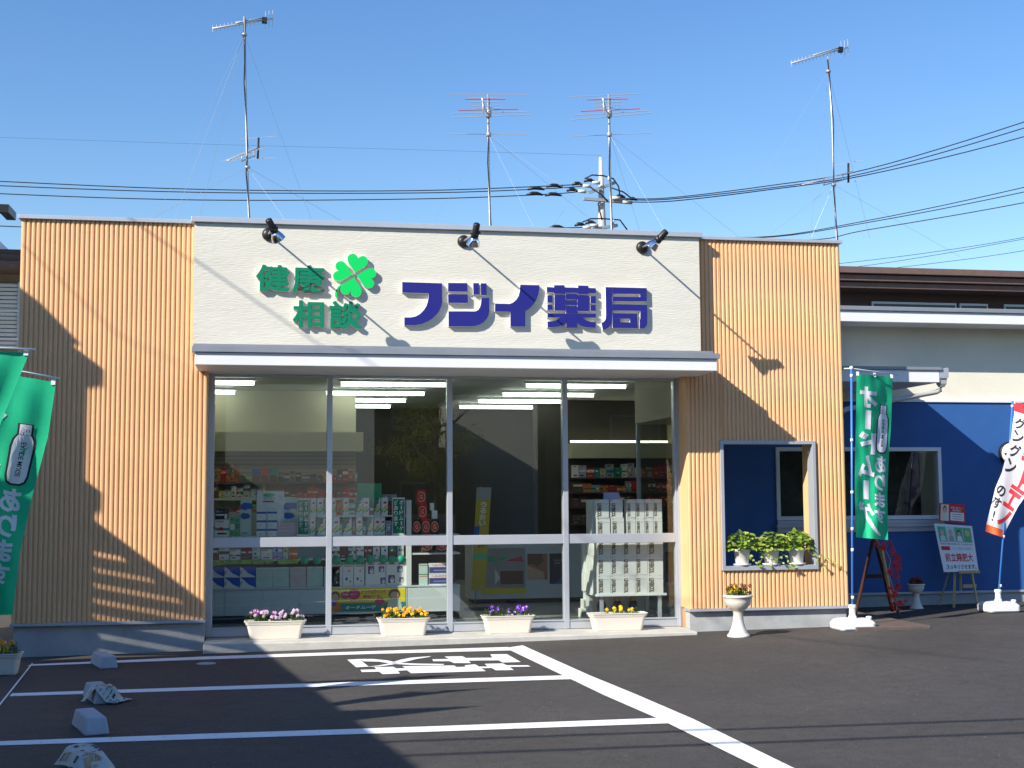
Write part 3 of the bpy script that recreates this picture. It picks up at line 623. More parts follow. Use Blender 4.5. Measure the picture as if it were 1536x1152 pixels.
def nobori(label, base, pole_top, fn, clothm, deco, basez=True, pole_r=.013, grp='tall advertising banners on poles', arm=None, clips=()):
    r = thing('banner_flag', base, label, 'banner', grp)
    m = MB(); b = Vector(base); M_b = M_polew
    m.rloft([(0, .21, .17, .05), (.02, .225, .185, .06), (.08, .225, .185, .06), (.115, .20, .16, .07), (.13, .16, .13, .07)], M_b, b)
    m.lathe([(.05, .13), (.045, .16), (.038, .165), (.036, .25), (.046, .252), (.046, .285), (.03, .29)], M_b, b, 18)
    m.lathe([(.03, 0), (.034, .005), (.034, .04), (.01, .045)], M_b, b+Vector((.15, -.12, .118)), 12); m.build('base', r, bevel=.01)
    m = MB(); m.tube([b+Vector((0, 0, .16)), (b*.5+Vector(pole_top)*.5), pole_top], pole_r, M_pole, 10); m.lathe([(.02, -.02), (.022, 0), (.018, .02), (.006, .025)], M_polew, pole_top, 10)
    for k in clips: q = b.lerp(Vector(pole_top), k); m.lathe([(.018, -.018), (.018, .018)], M_polew, q, 10)
    m.build('pole', r)
    if arm:
        m = MB(); m.tube(arm, .007, M_polew, 8); m.build('crossbar', r)
    g = cloth_grid(fn, clothm); cl_ = g.build('banner', r)
    toc = (CAM-fn(.5, .5)).normalized()
    m = MB()
    for k, S in enumerate(deco): S.flush(m, fn, .05, toc*(.004+.0022*k))
    m.build('lettering', cl_)
    m = MB()
    for s_, t_ in ((.03, 1.0), (.5, 1.0), (.97, 1.0)):
        q = fn(s_, t_); m.box(q.x-.015, q.x+.015, q.y-.006, q.y+.006, q.z-.02, q.z+.03, M_polew)
    m.build('tie', cl_)
    return r
# right green flag
FBY = -.30; gp = gnd(1279, 947); base = Vector((xat(1279, gp.y+.2, 935), gp.y+.2, gz(6.8))); FY2 = base.y
def bil(rows, Y, wob):
    """rows: (t, (uL,vL,dyL), (uR,vR,dyR)) from bottom t=0 to top t=1"""
    rows = sorted(rows)
    def fn(s, t):
        t_ = min(max(t, 0), 1); i = 0
        while i < len(rows)-2 and t_ > rows[i+1][0]: i += 1
        a, b = rows[i], rows[i+1]; k = (t_-a[0])/(b[0]-a[0])
        k2 = k
        Lp = [a[1][j]+(b[1][j]-a[1][j])*k2 for j in range(3)]; Rp = [a[2][j]+(b[2][j]-a[2][j])*k2 for j in range(3)]
        u = Lp[0]+(Rp[0]-Lp[0])*s; v = Lp[1]+(Rp[1]-Lp[1])*s; dy = Lp[2]+(Rp[2]-Lp[2])*s
        return at(u, v, Y+dy+wob(s, t_))
    return fn
rowsG = [(1, (1285, 561, 0), (1339, 565, .20)), (.75, (1284, 620, 0), (1337, 628, .24)), (.5, (1282.5, 683, 0), (1333, 690, .22)), (.3, (1282, 735, .0), (1331, 742, .20)), (0, (1284, 806, .0), (1332, 810, .14))]
fnG = bil(rowsG, FY2-.02, lambda s, t: .022*math.sin(6*s+3*t)+.022*math.sin(11*t+2*s)*(1-t)+.035*math.sin(9*s-7*t)*(1-t)**2+.006*math.sin(23*s+9*t)+.005*math.sin(31*t-8*s))
S1 = STB(); put_column(S1, 'オードムーゲ', .10, .60, .10, .93, ST, M_fwhite, .045, True, .06)
S2_, S3_ = bottle(S1, .77, .68, .28, .28, 1)
put_column(S1, 'あります', .60, .92, .10, .52, ST, M_fwhite, .035, True, .1)
put_poly(S1, [(.35, .115), (.45, .13), (.62, .075), (.78, .03), (.74, .02), (.56, .055)], ST, M_fwhite)
ptop = at(1277, 552, FY2)
nobori('green banner with white mirrored lettering on a blue pole right of the orange wall', base, ptop, fnG, M_fgreen, [S1, S2_, S3_], arm=[at(1266, 553, FY2), ptop+Vector((0, 0, -.005)), at(1347, 562, FY2+.1)], clips=(.97, .72, .52, .38, .30, .12))
# left flags
def lflag(label, dy, rows, arm, ptopuv, withtxt, base_uv, pole_u):
    Y = dy
    fn = bil(rows, Y, lambda s, t: .03*math.sin(5*s+4*t)+.03*math.sin(9*t+3*s)*(1-t)+.012*math.sin(14*s-6*t)+.008*math.sin(25*t+11*s))
    S1 = STB(); put_column(S1, 'オードムーゲ', .06, .50, .08, .95, ST, M_fwhite, .045, True, .06)
    s2, s3 = bottle(S1, .73, .70, .26, .23, 1); put_column(S1, 'あります', .56, .86, .14, .57, ST, M_fwhite, .035, True, .1)
    pt = at(ptopuv[0], ptopuv[1], Y); b = Vector((pt.x-.03, Y, gz(pt.x)))
    nobori(label, b, pt, fn, M_fgreen, [S1, s2, s3], arm=[pt, at(*arm, Y)], clips=(.7, .4))
lflag('green banner with a white bottle drawing hanging in front of the left orange wall', -4.9, [(1, (-52, 549, 0), (84, 574, 0)), (.78, (-55, 640, 0), (72, 655, .05)), (.55, (-60, 730, 0), (49, 742, .1)), (.3, (-62, 820, .0), (30, 830, .12)), (0, (-62, 925, .0), (19, 922, .15))], (90, 568), (-58, 540), True, None, None)
lflag('foremost green banner at the far left edge, its corner hiding the next banner', -5.9, [(1, (-120, 522, 0), (44, 529, 0)), (.75, (-122, 620, 0), (2, 632, .05)), (.5, (-125, 730, 0), (-25, 740, .1)), (.25, (-126, 830, 0), (-42, 840, .12)), (0, (-126, 950, 0), (-52, 950, .15))], (53, 524), (-126, 517), True, None, None)
# right white and red flag
gp = gnd(1499, 920); YB = gp.y+.17; base = Vector((xat(1497.5, YB, 905), YB, gz(10)))
rowsW = [(1, (1521, 603, 0), (1574, 612, -.25)), (.9, (1521, 622, 0), (1572, 640, -.25)), (.68, (1514, 665, .02), (1562, 690, -.2)), (.5, (1503, 708, .02), (1545, 735, -.12)), (.35, (1493, 732, .02), (1527, 760, -.05)), (.1, (1480, 785, .02), (1509, 795, 0)), (0, (1478, 797, .02), (1504, 806, .0))]
fnW = bil(rowsW, YB-.03, lambda s, t: .02*math.sin(7*s+9*t)+.025*math.sin(15*t)*s)
S1 = STB(); put_rect(S1, 0, .93, 1, 1, ST, M_fred); put_rect(S1, 0, 0, 1, .09, ST, M_forange)
put_column(S1, 'グングン のす！', .06, .38, .12, .90, ST, M_fblack, .03, False, .12)
put_column(S1, '髪毛上工ノ', .44, .92, .12, .90, ST, M_fred, .06, False, .05)
ptop = at(1519, 600, YB)
nobori('white banner with red and black lettering on a leaning blue pole before the blue wall', base, ptop, fnW, M_fcloth, [S1], arm=[at(1511, 597, YB), ptop, at(1577, 609, YB-.25)], clips=(.97, .7, .35, .12))

# ------------------------------------------------------------------ easels
M_wood = mat('easel_wood', (.52, .36, .16), .6, noise=(12, .15), stretch=(6, 6, 1)); M_woodd = mat('dark_wood', (.055, .022, .014), .5, noise=(10, .2))
eY = 1.95
def E3(u, v, y): return at(u, v, y)
g0 = gnd(1431, 917)
es = thing('display_easel', (at(1440, 915, eY).x, eY, gz(9.2)), 'light wooden tripod easel holding a white notice board before the blue wall', 'easel')
zg = gz(9.2)
def leg(parent, u0, v0, y0, u1, y1, w=.03, mm=None):
    a = at(u0, v0, y0); bx = xat(u1, y1, 915); mb = MB(); mb.bar((bx, y1, zg), a, w, .02, mm or M_wood); return mb.build('leg', parent)
leg(es, 1434, 800, eY+.03, 1431, eY-.15); leg(es, 1447, 800, eY+.03, 1467, eY-.15); leg(es, 1440, 800, eY+.1, 1409, eY+.30)
mb = MB(); mb.bar(at(1441, 886, eY-.0), at(1440, 800, eY+.03), .03, .02, M_wood); mb.box(xat(1433, eY), xat(1453, eY), eY-.1, eY-.08, zat(881, eY, 1440), zat(876, eY, 1440), M_wood); mb.box(xat(1424, eY), xat(1455, eY), eY-.17, eY-.125, zat(860, eY-.15, 1440), zat(856, eY-.15, 1440), M_wood); mb.build('crossbar', es)
def board(name, cor, Y0, Y1, label, cat, thick=.012, edge=M_white):
    """cor: four pixels bl, br, tr, tl ; plane leans from Y0 (bottom) to Y1 (top)"""
    bl, br = at(*cor[0], Y0), at(*cor[1], Y0); tr, tl = at(*cor[2], Y1), at(*cor[3], Y1)
    n = (br-bl).cross(tl-bl).normalized()
    if n.dot(CAM-bl) < 0: n = -n
    mb = MB(); back = [p-n*thick for p in (bl, br, tr, tl)]; mb.prism(back, n*thick, edge, edge)
    def fn(k): return lambda s, t: (bl.lerp(br, s)).lerp(tl.lerp(tr, s), t)+n*(.0015*k)
    return mb, fn
P_green = mat('print_green', (.10, .45, .22), .6); P_pale = mat('print_pale', (.55, .68, .60), .6); P_red = mat('print_red', (.60, .03, .04), .6); P_skin = mat('print_skin', (.65, .42, .30), .6); P_dk = mat('print_dark', (.03, .03, .04), .6); P_yel = mat('print_yellow', (.80, .66, .02), .6); P_teal = mat('print_teal', (.0, .26, .22), .6); P_pink = mat('print_crimson', (.62, .04, .14), .6); P_blue = mat('print_blue', (.03, .10, .48), .6); P_grey = mat('print_grey', (.35, .36, .38), .6); P_white = mat('print_white', (.78, .79, .78), .6); P_lilac = mat('print_lilac', (.40, .42, .62), .6); P_orange = mat('print_orange', (.75, .22, .03), .6); P_brown = mat('print_brown', (.16, .07, .04), .6); P_gold = mat('print_gold', (.10, .06, .022), .5)
def figure(mb, f1_, f2_, cs, ct, w, h, hair, body):
    put_poly(mb, [(cs-w*.5, ct), (cs+w*.5, ct), (cs+w*.38, ct+h*.42), (cs+w*.15, ct+h*.5), (cs-w*.15, ct+h*.5), (cs-w*.38, ct+h*.42)], f1_, body)
    put_disc(mb, cs, ct+h*.76, w*.36, h*.27, f1_, hair); put_disc(mb, cs, ct+h*.69, w*.27, h*.21, f2_, P_skin)
mb, fb = board('notice_board', [(1416, 858), (1468, 857), (1458, 789), (1401, 785)], eY-.15, eY+.0, '', '')
f_1, f_2, f_3 = fb(1), fb(2), fb(3)
put_rect(mb, .05, .62, .95, .955, f_1, P_pale)
for k, (hc, bc) in enumerate(((P_grey, P_pale), (P_grey, P_grey), (P_dk, P_white), (P_yel, P_green))):
    a = .06+k*.223; put_rect(mb, a, .63, a+.21, .945, f_2, (P_green, P_pale, P_green, P_green)[k]); figure(mb, f_3, fb(4), a+.105, .64, .15, .24, hc, bc)
put_text(mb, '残尿感 頻尿 夜間の尿 でお悩みの方', (.06, .565, .94, .60), f_1, P_dk); put_rect(mb, .06, .45, .30, .53, f_1, P_red); put_text(mb, 'つらい症状の改善に', (.34, .46, .92, .52), f_1, P_grey)
put_text(mb, '前立腺肥大', (.12, .21, .90, .39), f_1, P_red, .02); put_text(mb, 'スッキリさせます。', (.10, .05, .95, .15), f_1, P_dk, .02)
tag(mb.build('notice_board'), 'white notice board with green pictures and red lettering on the light wooden easel', 'notice board')
mb, fb = board('notice_card', [(1409, 782), (1448, 785), (1447, 757), (1410, 754.5)], eY+.02, eY+.05, '', '', edge=P_red)
f_1, f_2 = fb(1), fb(2)
put_rect(mb, .04, .06, .36, .94, f_1, mat('print_cream', (.75, .68, .48), .6)); figure(mb, f_2, fb(3), .2, .12, .2, .75, P_brown, P_pale)
put_rect(mb, .42, .10, .95, .55, f_1, P_white); put_text(mb, '医薬品 漢方のこと', (.44, .74, .92, .86), f_1, P_white); put_text(mb, '相談無料', (.5, .60, .85, .71), f_1, P_white)
for k in range(3): put_rect(mb, .5, .18+k*.12, .88, .22+k*.12, f_2, P_grey)
tag(mb.build('notice_card'), 'small red card with a white text panel above the white notice board', 'card')
# dark easel with maple garland
dY = .95; zg = gz(7.9)
de = thing('display_easel', (at(1320, 930, dY).x, dY, gz(7.5)+.05), 'dark wooden easel with a tan edge standing behind the green banner', 'easel')
zt_ = gz(8)+.03; zg = zt_
def leg2(u0, v0, y0, u1, y1, w, mm):
    a = at(u0, v0, y0); bx = xat(u1, y1, 930); m_ = MB(); m_.bar((bx, y1, zg), a, w, .022, mm); m_.build('leg', de)
leg2(1312, 800, dY+.12, 1283, dY+.0, .04, M_woodd); leg2(1306, 790, dY+.16, 1349, dY-.2, .035, M_woodd); leg2(1310, 800, dY+.2, 1339, dY+.35, .035, M_woodd)
m_ = MB(); m_.bar(at(1338, 903, dY-.16), at(1322, 822, dY-.01), .035, .03, M_wood); m_.build('edge_strip', de)
m_ = MB(); m_.box(at(1300, 870, dY).x, at(1328, 870, dY).x, dY+.08, dY+.10, zat(868, dY, 1310), zat(862, dY, 1310), M_woodd); m_.build('crossbar', de)
M_maple = mat('maple_red', (.85, .04, .03), .5, trans=.3, noise=(20, .3)); M_twig = mat('twig', (.45, .36, .24), .8)
mb = MB(); pts = [at(u, v, dY-.22+.02*math.sin(i)) for i, (u, v) in enumerate(((1309, 800), (1318, 815), (1330, 828), (1336, 840), (1334, 850), (1333, 862), (1337, 872), (1340, 885), (1338, 895), (1344, 905), (1345, 915)))]
mb.tube(pts, .006, M_twig, 6)
def maple(mb, p, s):
    n = (CAM-p).normalized()+Vector((random.gauss(0, .5), random.gauss(0, .5), random.gauss(0, .5))); n.normalize(); a = n.orthogonal().normalized(); b = n.cross(a); ro = random.random()*6.28
    q = []
    for k in range(5):
        an = ro+(k-2)*.85; r1 = s*(1-.13*abs(k-2)); q += [(an-.3, s*.32), (an, r1)]
    q += [(ro+2.0, s*.3), (ro+math.pi, s*.05)]
    mb.add([p+n*.003]+[p+(a*math.cos(t_)+b*math.sin(t_))*r_ for t_, r_ in q], [(0, i, i % len(q)+1) for i in range(1, len(q)+1)], M_maple)
for u, v, k in ((1322, 805, 9), (1311, 818, 5), (1326, 822, 8), (1338, 832, 6), (1345, 836, 7), (1341, 846, 7), (1345, 850, 6), (1335, 857, 5), (1345, 864, 6), (1347, 878, 7), (1337, 891, 9), (1343, 890, 5), (1342, 908, 9), (1350, 905, 5), (1322, 797, 6), (1332, 816, 5)):
    for _ in range(k): maple(mb, at(u+random.gauss(0, 3), v+random.gauss(0, 3.5), dY-.23+random.gauss(0, .02)), random.uniform(.035, .06))
tag(mb.build('maple_garland'), 'garland of red maple leaves hanging down the dark easel', 'garland')

# ------------------------------------------------------------------ wheel stops and newspapers
M_stop = mat('wheel_stop_concrete', (.40, .42, .46), .85, noise=(9, .12), bump=(70, .2)); M_news = mat('newsprint', (.52, .50, .46), .85, noise=(20, .08)); M_ink = mat('newsprint_ink', (.07, .07, .07), .9); M_newsb = mat('newsprint_tan', (.45, .30, .17), .85, noise=(40, .5))
def stop(u0, v0, u1, v1, label):
    a = gnd(u0, v0); b = gnd(u1, v1); d = Vector((b.x-a.x, b.y-a.y, 0)); L = d.length; d.normalize(); s_ = Vector((d.y, -d.x, 0)); z = gz(a.x)
    o = Vector((a.x, a.y, z)); mb = MB(); w0, w1, h = .088, .068, .12; d = Vector((-.30, .954, 0)); s_ = Vector((d.y, -d.x, 0)); L = .56; a = Vector((a.x+.02, a.y, 0))
    sec = lambda q, e: [q-s_*w0, q+s_*w0, q+s_*w1+Vector((0, 0, h))+d*e, q-s_*w1+Vector((0, 0, h))+d*e]
    A = sec(o, .035); B = sec(o+d*L, -.035); mb.add(A+B, [(3, 2, 1, 0), (4, 5, 6, 7), (0, 1, 5, 4), (1, 2, 6, 5), (2, 3, 7, 6), (3, 0, 4, 7)], M_stop)
    f = MB()
    return mb, o, d, s_, L, h, label
def fin(st): return tag(st[0].build('wheel_stop', bevel=.012), st[6], 'wheel stop', 'concrete wheel stops in a row down the parking bays')
s1 = stop(164, 1003, 164, 986, 'bare concrete wheel stop nearest the building'); fin(s1)
s2 = stop(158, 1056, 159, 1022, 'concrete wheel stop under the upturned newspaper'); fin(s2)
s3 = stop(146, 1103, 150, 1076, 'bare concrete wheel stop between the two newspapers'); fin(s3)
s4 = stop(140, 1168, 144, 1124, 'concrete wheel stop in the foreground under a spread newspaper'); fin(s4)
def paper(st, pts, label, tilt=0):
    mb = MB(); o, d, s_, L, h = st[1:6]; n = 14
    def fn(a, b):   # a across (-1..1), b along (0..1)
        p = pts(a, b); return o+s_*p[0]+d*p[1]+Vector((0, 0, p[2]))
    g = [fn(-1+2*i/n, j/n) for j in range(n+1) for i in range(n+1)]
    up = Vector((0, 0, .0))
    mb.add(g, [(j*(n+1)+i, j*(n+1)+i+1, (j+1)*(n+1)+i+1, (j+1)*(n+1)+i) for j in range(n) for i in range(n)], M_news, True)
    S = STB(); random.seed(len(label))
    for c in range(5):
        a0 = -.9+c*.36
        for k in range(9):
            if random.random() < .25: continue
            b0 = .06+k*.1; put_rect(S, a0, b0, a0+random.uniform(.2, .32), b0+random.choice([.018, .018, .05, .07]), ST, M_ink if random.random() < .75 else M_newsb)
    put_rect(S, -.3, .3, .3, .5, ST, M_newsb); S.flush(mb, lambda a, b: fn(a, b), .12, Vector((0, 0, .003)))
    tag(mb.build('newspaper'), label, 'newspaper')
def rot(x, y, an): c_, s__ = math.cos(an), math.sin(an); return x*c_-y*s__, x*s__+y*c_
def p_one(a, b):
    x, y = rot(a*.13, (b-.5)*.34, .75); x += .03; y += .10
    z = .128-1.5*max(0, abs(x)-.082)-1.4*max(0, .03-y)-1.2*max(0, y-.53)+.006*math.sin(6*a+5*b)
    return x, y, max(.012+.01*abs(math.sin(9*a+7*b)), z)
paper(s2, p_one, 'tan and grey newspaper lying crumpled over the second wheel stop')
def p_two(a, b):
    x, y = rot(a*.125, (b-.5)*.66, .1); y += .14
    z = .128-1.5*max(0, abs(x)-.082)-1.4*max(0, .03-y)-1.2*max(0, y-.53)+.006*math.sin(7*b+4*a)
    return x, y, max(.012+.01*abs(math.sin(9*a+7*b)), z)
paper(s4, p_two, 'grey newspaper spread over the foreground wheel stop')

# ------------------------------------------------------------------ inside the shop
TUBES = [(1.6, 577, ((315-95, 381), (512, 668), (790, 938))), (2.8, 590.5, ((315-60, 352), (490, 636), (755, 890))), (4.0, 601, ((330-60, 345), (470, 608), (718, 845))), (5.1, 610, ((457, 585), (690, 810)))]
rows_n = ['nearest the window', 'in the second row from the window', 'in the third row from the window', 'in the row farthest from the window']; cols_n = ['left', 'middle', 'right']
for ri, (Y, v, lst) in enumerate(TUBES):
    Y = next(y_/50 for y_ in range(40, 460) if zat(v, y_/50, 600) >= 3.205)
    for ci, (u0, u1) in enumerate(lst):
        x0, x1 = xat(u0, Y, v), xat(u1, Y, v); x0 = max(x0, -1.25)
        if x1-x0 < .15: continue
        r = thing('ceiling_light', ((x0+x1)/2, Y, 3.27), 'lit fluorescent tube on the shop ceiling, %s one %s' % (cols_n[ci], rows_n[ri]), 'ceiling light', 'fluorescent fittings on the shop ceiling')
        m = MB(); m.box(x0-.03, x1+.03, Y-.05, Y+.05, 3.235, 3.269, M_intw); m.build('fitting', r)
        m = MB(); m.tube([(x0, Y, 3.205), (x1, Y, 3.205)], .026, M_tube, 10); m.build('tube', r)
def carton(name, x0, x1, z0, z1, Y, dep, base, deco, label, cat='carton', group=None, side=None):
    mb = MB(); mb.box(x0+.0015, x1-.0015, Y, Y+dep, z0+.0006, z1-.001, base)
    fn = lambda k: (lambda s, t: Vector((x0+.0015+(x1-x0-.003)*s, Y-.0012*k, z0+.001+(z1-z0-.002)*t)))
    if deco: deco(mb, fn(1), fn(2), fn(3))
    return tag(mb.build(name), label, cat, group)
CY = 1.42
zc = lambda v: zat(v, CY, 480)
Z0, Z1, Z2, Z3 = zc(880.5), zc(838), zc(803.5), zc(773.5)
x_ = lambda u, Y=CY: xat(u, Y, 800)
M_cab = mat('cabinet_pale_grey', (.62, .66, .66), .4, noise=(2, .03))
GX0, GX1, GX2 = -1.0, x_(609.5), x_(1.0*690)
gd = thing('display_shelving', ((GX0+GX1)/2, CY+.3, .10), 'pale low cabinet with open shelves of medicine boxes behind the two left windows', 'shelving')
m = MB(); m.box(GX0, GX2, CY+.07, CY+.48, .10, .19, M_dark); m.build('plinth', gd)
m = MB(); m.box(GX0, GX2, CY+.02, CY+.5, .19, Z0-.02, M_cab); m.box(GX0, GX2, CY-.01, CY+.52, Z0-.02, Z0, M_cab); m.build('cabinet', gd, bevel=.003)
dx = [GX0, x_(338), x_(394), x_(449), x_(504), x_(557), x_(611), GX2]
for i in range(7):
    m = MB(); m.box(dx[i]+.004, dx[i+1]-.004, CY, CY+.019, .20, Z0-.03, M_cab); m.build('door', gd)
M_strip = mat('price_strip_lime', (.30, .48, .10), .5, noise=(14, .5)); M_tagg = mat('round_tag_green', (.02, .40, .24), .5)
for zz_, a, b in ((Z1, GX0, GX1), (Z2, GX0, GX1), (Z3, x_(464.5), GX1)):
    m = MB(); m.box(a, b, CY+.0, CY+.46, zz_-.018, zz_-.001, M_intw); m.build('shelf', gd)
m = MB()
for a, b, h in ((319, 337, .055), (338, 362, .035), (363, 378, .04), (380, 396, .04), (398, 410, .04), (417, 433, .05), (434, 447, .04)): m.box(x_(a), x_(b), CY-.004, CY-.001, Z1-.035-h*.5, Z1-.002, M_strip)
m.build('price_strip', gd)
for u in (457, 476, 505, 524, 541, 556, 574, 588, 602):
    m = MB(); c = Vector((x_(u), CY-.005, Z1-.02)); m.lathe([(.052, 0), (.052, .003)], M_tagg, c, 20, Vector((0, -1, 0))); m.build('shelf_tag', gd)
m = MB(); m.box(GX1, x_(617), CY-.01, CY+.48, Z0+.001, zc(751), M_intw); m.build('side_panel', gd)
m = MB(); m.box(GX1-.0+.065, GX2, CY+.0, CY+.46, zc(831.5)-.02, zc(831.5), M_intw); m.box(GX1+.065, GX2, CY+.0, CY+.46, Z2-.02, Z2-.001, M_intw); m.build('shelf', gd)
m = MB(); m.box(GX0, GX1, CY+.465, CY+.48, Z0, Z3+.04, M_intw); m.box(x_(617)+.001, GX2, CY+.465, CY+.48, Z0, Z2+.25, M_brown); m.build('back_panel', gd)
gb = 'medicine boxes on the shelves behind the left windows'
def d_bluewave(mb, a, b, c): put_poly(mb, [(0, 1), (1, 1), (1, .05), (.55, .35), (.25, .75)], a, P_blue); put_poly(mb, [(0, .55), (.2, .75), (.1, .25), (0, .3)], a, P_lilac)
def d_plain(mb, a, b, c): put_text(mb, 'ODEMU', (.15, .68, .55, .78), a, P_grey); put_rect(mb, .15, .25, .6, .3, a, P_pale); put_rect(mb, .75, .3, .85, .5, a, P_pale)
rn = ['lower', 'upper']
for i in range(3):
    for j in range(2):
        hh = (zc(848)-Z0)/2; carton('medicine_box', x_(314+i*23.3), x_(314+(i+1)*23.3), Z0+j*hh, Z0+(j+1)*hh, CY+.02, .2, P_white, d_bluewave, 'blue wave box on the left cabinet, %s row, %s from the left wall' % (rn[j], ORD[i]), 'box', gb)
for i in range(5):
    for j in range(2):
        hh = (zc(850)-Z0)/2; carton('medicine_box', x_(384.5+i*25.4), x_(384.5+(i+1)*25.2), Z0+j*hh, Z0+(j+1)*hh, CY+.02+.01*(i % 2), .2, P_pale if i != 2 else mat('print_blush', (.66, .52, .50), .6), d_plain, 'plain pale box, %s row on the left cabinet, %s from the blue wave boxes' % (rn[j], ORD[i]), 'box', gb)
def d_three(mb, a, b, c): put_rect(mb, 0, .87, 1, 1, a, P_green); put_rect(mb, .1, .80, .9, .83, a, P_red); put_disc(mb, .6, .62, .12, .06, a, P_skin, 10); put_disc(mb, .35, .3, .12, .07, a, P_teal, 10); put_disc(mb, .7, .2, .08, .04, a, P_red, 8)
for i in range(3): carton('medicine_box', x_(498+i*16.6), x_(498+(i+1)*16.4), Z0, zc(843), CY+.02, .2, P_white, d_three, 'tall white box with green top band under the round green tags, %s of three' % ORD[i], 'box', gb)
def d_port(kind):
    def f(mb, a, b, c):
        put_rect(mb, .0, .93, 1, 1, a, P_lilac); put_rect(mb, .1, .84, .45, .88, a, P_red); put_rect(mb, .6, .84, .95, .88, a, P_red)
        for (s0, t0, w, h) in (((.12, .48, .3, .3), (.66, .55, .26, .22), (.74, .08, .24, .24)), ((.55, .52, .27, .25), (.10, .10, .33, .32), (.66, .14, .2, .18)))[kind]:
            put_rect(mb, s0, t0, s0+w, t0+h, a, P_blue if False else mat('print_indigo', (.06, .06, .25), .6)); put_disc(mb, s0+w*.6, t0+h*.35, w*.32, h*.35, b, P_white, 10); put_disc(mb, s0+w*.6, t0+h*.62, w*.17, h*.24, c, P_skin, 10)
    return f
for i in range(2): carton('medicine_box', x_(548.5+i*31), x_(548.5+(i+1)*30.6), Z0, zc(842), CY+.02, .2, P_white, d_port(i), 'white box with small dark portrait pictures, %s of the pair' % ['left', 'right'][i], 'box', gb)
colr = [(P_white, P_teal), (P_white, P_grey), (P_yel, P_brown), (P_green, P_white), (P_white, P_red), (P_orange, P_yel), (P_dk, P_white), (P_pale, P_teal), (P_red, P_white), (P_lilac, P_white)]
def d_rand(seed):
    rr = random.Random(seed)
    def f(mb, a, b, c):
        k = rr.choice(colr); t0 = rr.uniform(.3, .6); put_rect(mb, 0, t0, 1, t0+rr.uniform(.1, .3), a, k[1]); put_rect(mb, .15, .12, rr.uniform(.5, .85), .22, a, rr.choice([P_red, P_grey, P_dk, P_teal])); put_disc(mb, rr.uniform(.3, .7), t0+.1, .18, .1, b, rr.choice([P_red, P_yel, P_white, P_blue]), 10)
        put_rect(mb, .1, .85, .6, .92, a, rr.choice([P_dk, P_grey, P_red]))
    return f
cn = lambda m: m.name.replace('print_', '').replace('_', ' ')
us = [319, 329, 345, 362, 379, 392, 410, 425, 434, 448]
bs = [P_brown, P_white, P_white, P_brown, P_pale, P_white, P_lilac, P_pale, P_orange]
for i in range(9): carton('medicine_box', x_(us[i]), x_(us[i+1]-1), Z1, Z1+.165-.02*(i % 3), CY+.02, .15, bs[i], d_rand(i), 'small %s box on the lower open shelf, %s from the left end' % (cn(bs[i]), ORD[i]), 'box', gb)
for i in range(9):
    k = [P_white, P_brown, P_pale][i % 3]; carton('medicine_box', x_(498+i*12.3), x_(498+(i+1)*12.0), Z1, Z1+.15, CY+.02, .15, k, d_rand(20+i), 'small %s box above the row of green tags, %s from the mullion' % (cn(k), ORD[i]), 'box', gb)
# striped boxes with a leaf design
def d_leaf(mb, a, b, c):
    put_poly(mb, [(0, .12), (.6, .42), (.9, .55), (.55, .50), (.1, .3)], a, P_dk); put_poly(mb, [(.1, .32), (1, .62), (.7, .38), (.3, .25)], b, P_yel); put_poly(mb, [(.3, .2), (1, .42), (1, .3), (.4, .12)], b, P_green); put_disc(mb, .55, .72, .26, .07, a, P_pink, 12); put_text(mb, 'オードムーゲ', (.06, .3, .2, .95), a, P_red, .02, -90)
def d_leaf2(mb, a, b, c): put_poly(mb, [(0, 0), (0, 1), (.9, 1), (.15, .25)], a, P_teal); d_leaf(mb, b, c, c)
lst = [(Z3, 747, [(465.5, 474, 0), (475, 485, 0), (487, 494, 0), (498, 504, 0), (514, 523, 0), (534, 544, 1), (544, 554, 0), (561, 571, 1), (572, 582, 0)], 'upper'), (Z2, 776, [(464.5, 473, 0), (475, 488, 1), (498, 510, 0), (514, 528, 1), (534, 544, 0), (551, 560, 1), (561, 571, 0), (571, 578, 0)], 'lower')]
for zb, vt, row, nm in lst:
    for i, (a, b, k) in enumerate(row): carton('lotion_box', x_(a), x_(b), zb, zc(vt), CY+.03+.015*(i % 2), .07, P_white, d_leaf2 if k else d_leaf, 'white lotion box with green leaf design, %s on the %s shelf of these' % (ORD[i], nm), 'box', 'lotion boxes with green leaf design')
ex = [(474, 475.5, 790, Z2, P_teal), (489, 497, 781, Z2, P_pale), (505, 513, 752, Z3, P_orange), (524, 533, 756, Z3, P_pale), (555, 560, 758, Z3, P_brown), (583, 588, 752, Z3, P_brown), (510.5, 513.5, 786, Z2, P_pale), (529, 533, 780, Z2, P_grey), (545, 550, 783, Z2, P_teal), (579, 588, 782, Z2, P_lilac)]
for i, (a, b, vt, zb, k) in enumerate(ex): carton('medicine_box', x_(a), x_(b), zb, zc(vt), CY+.05, .08, k, d_rand(40+i), 'small %s box squeezed between the lotion boxes, %s in that row' % (cn(k), ORD[i]) + (' on the upper shelf' if zb == Z3 else ' on the lower shelf'), 'box', gb)
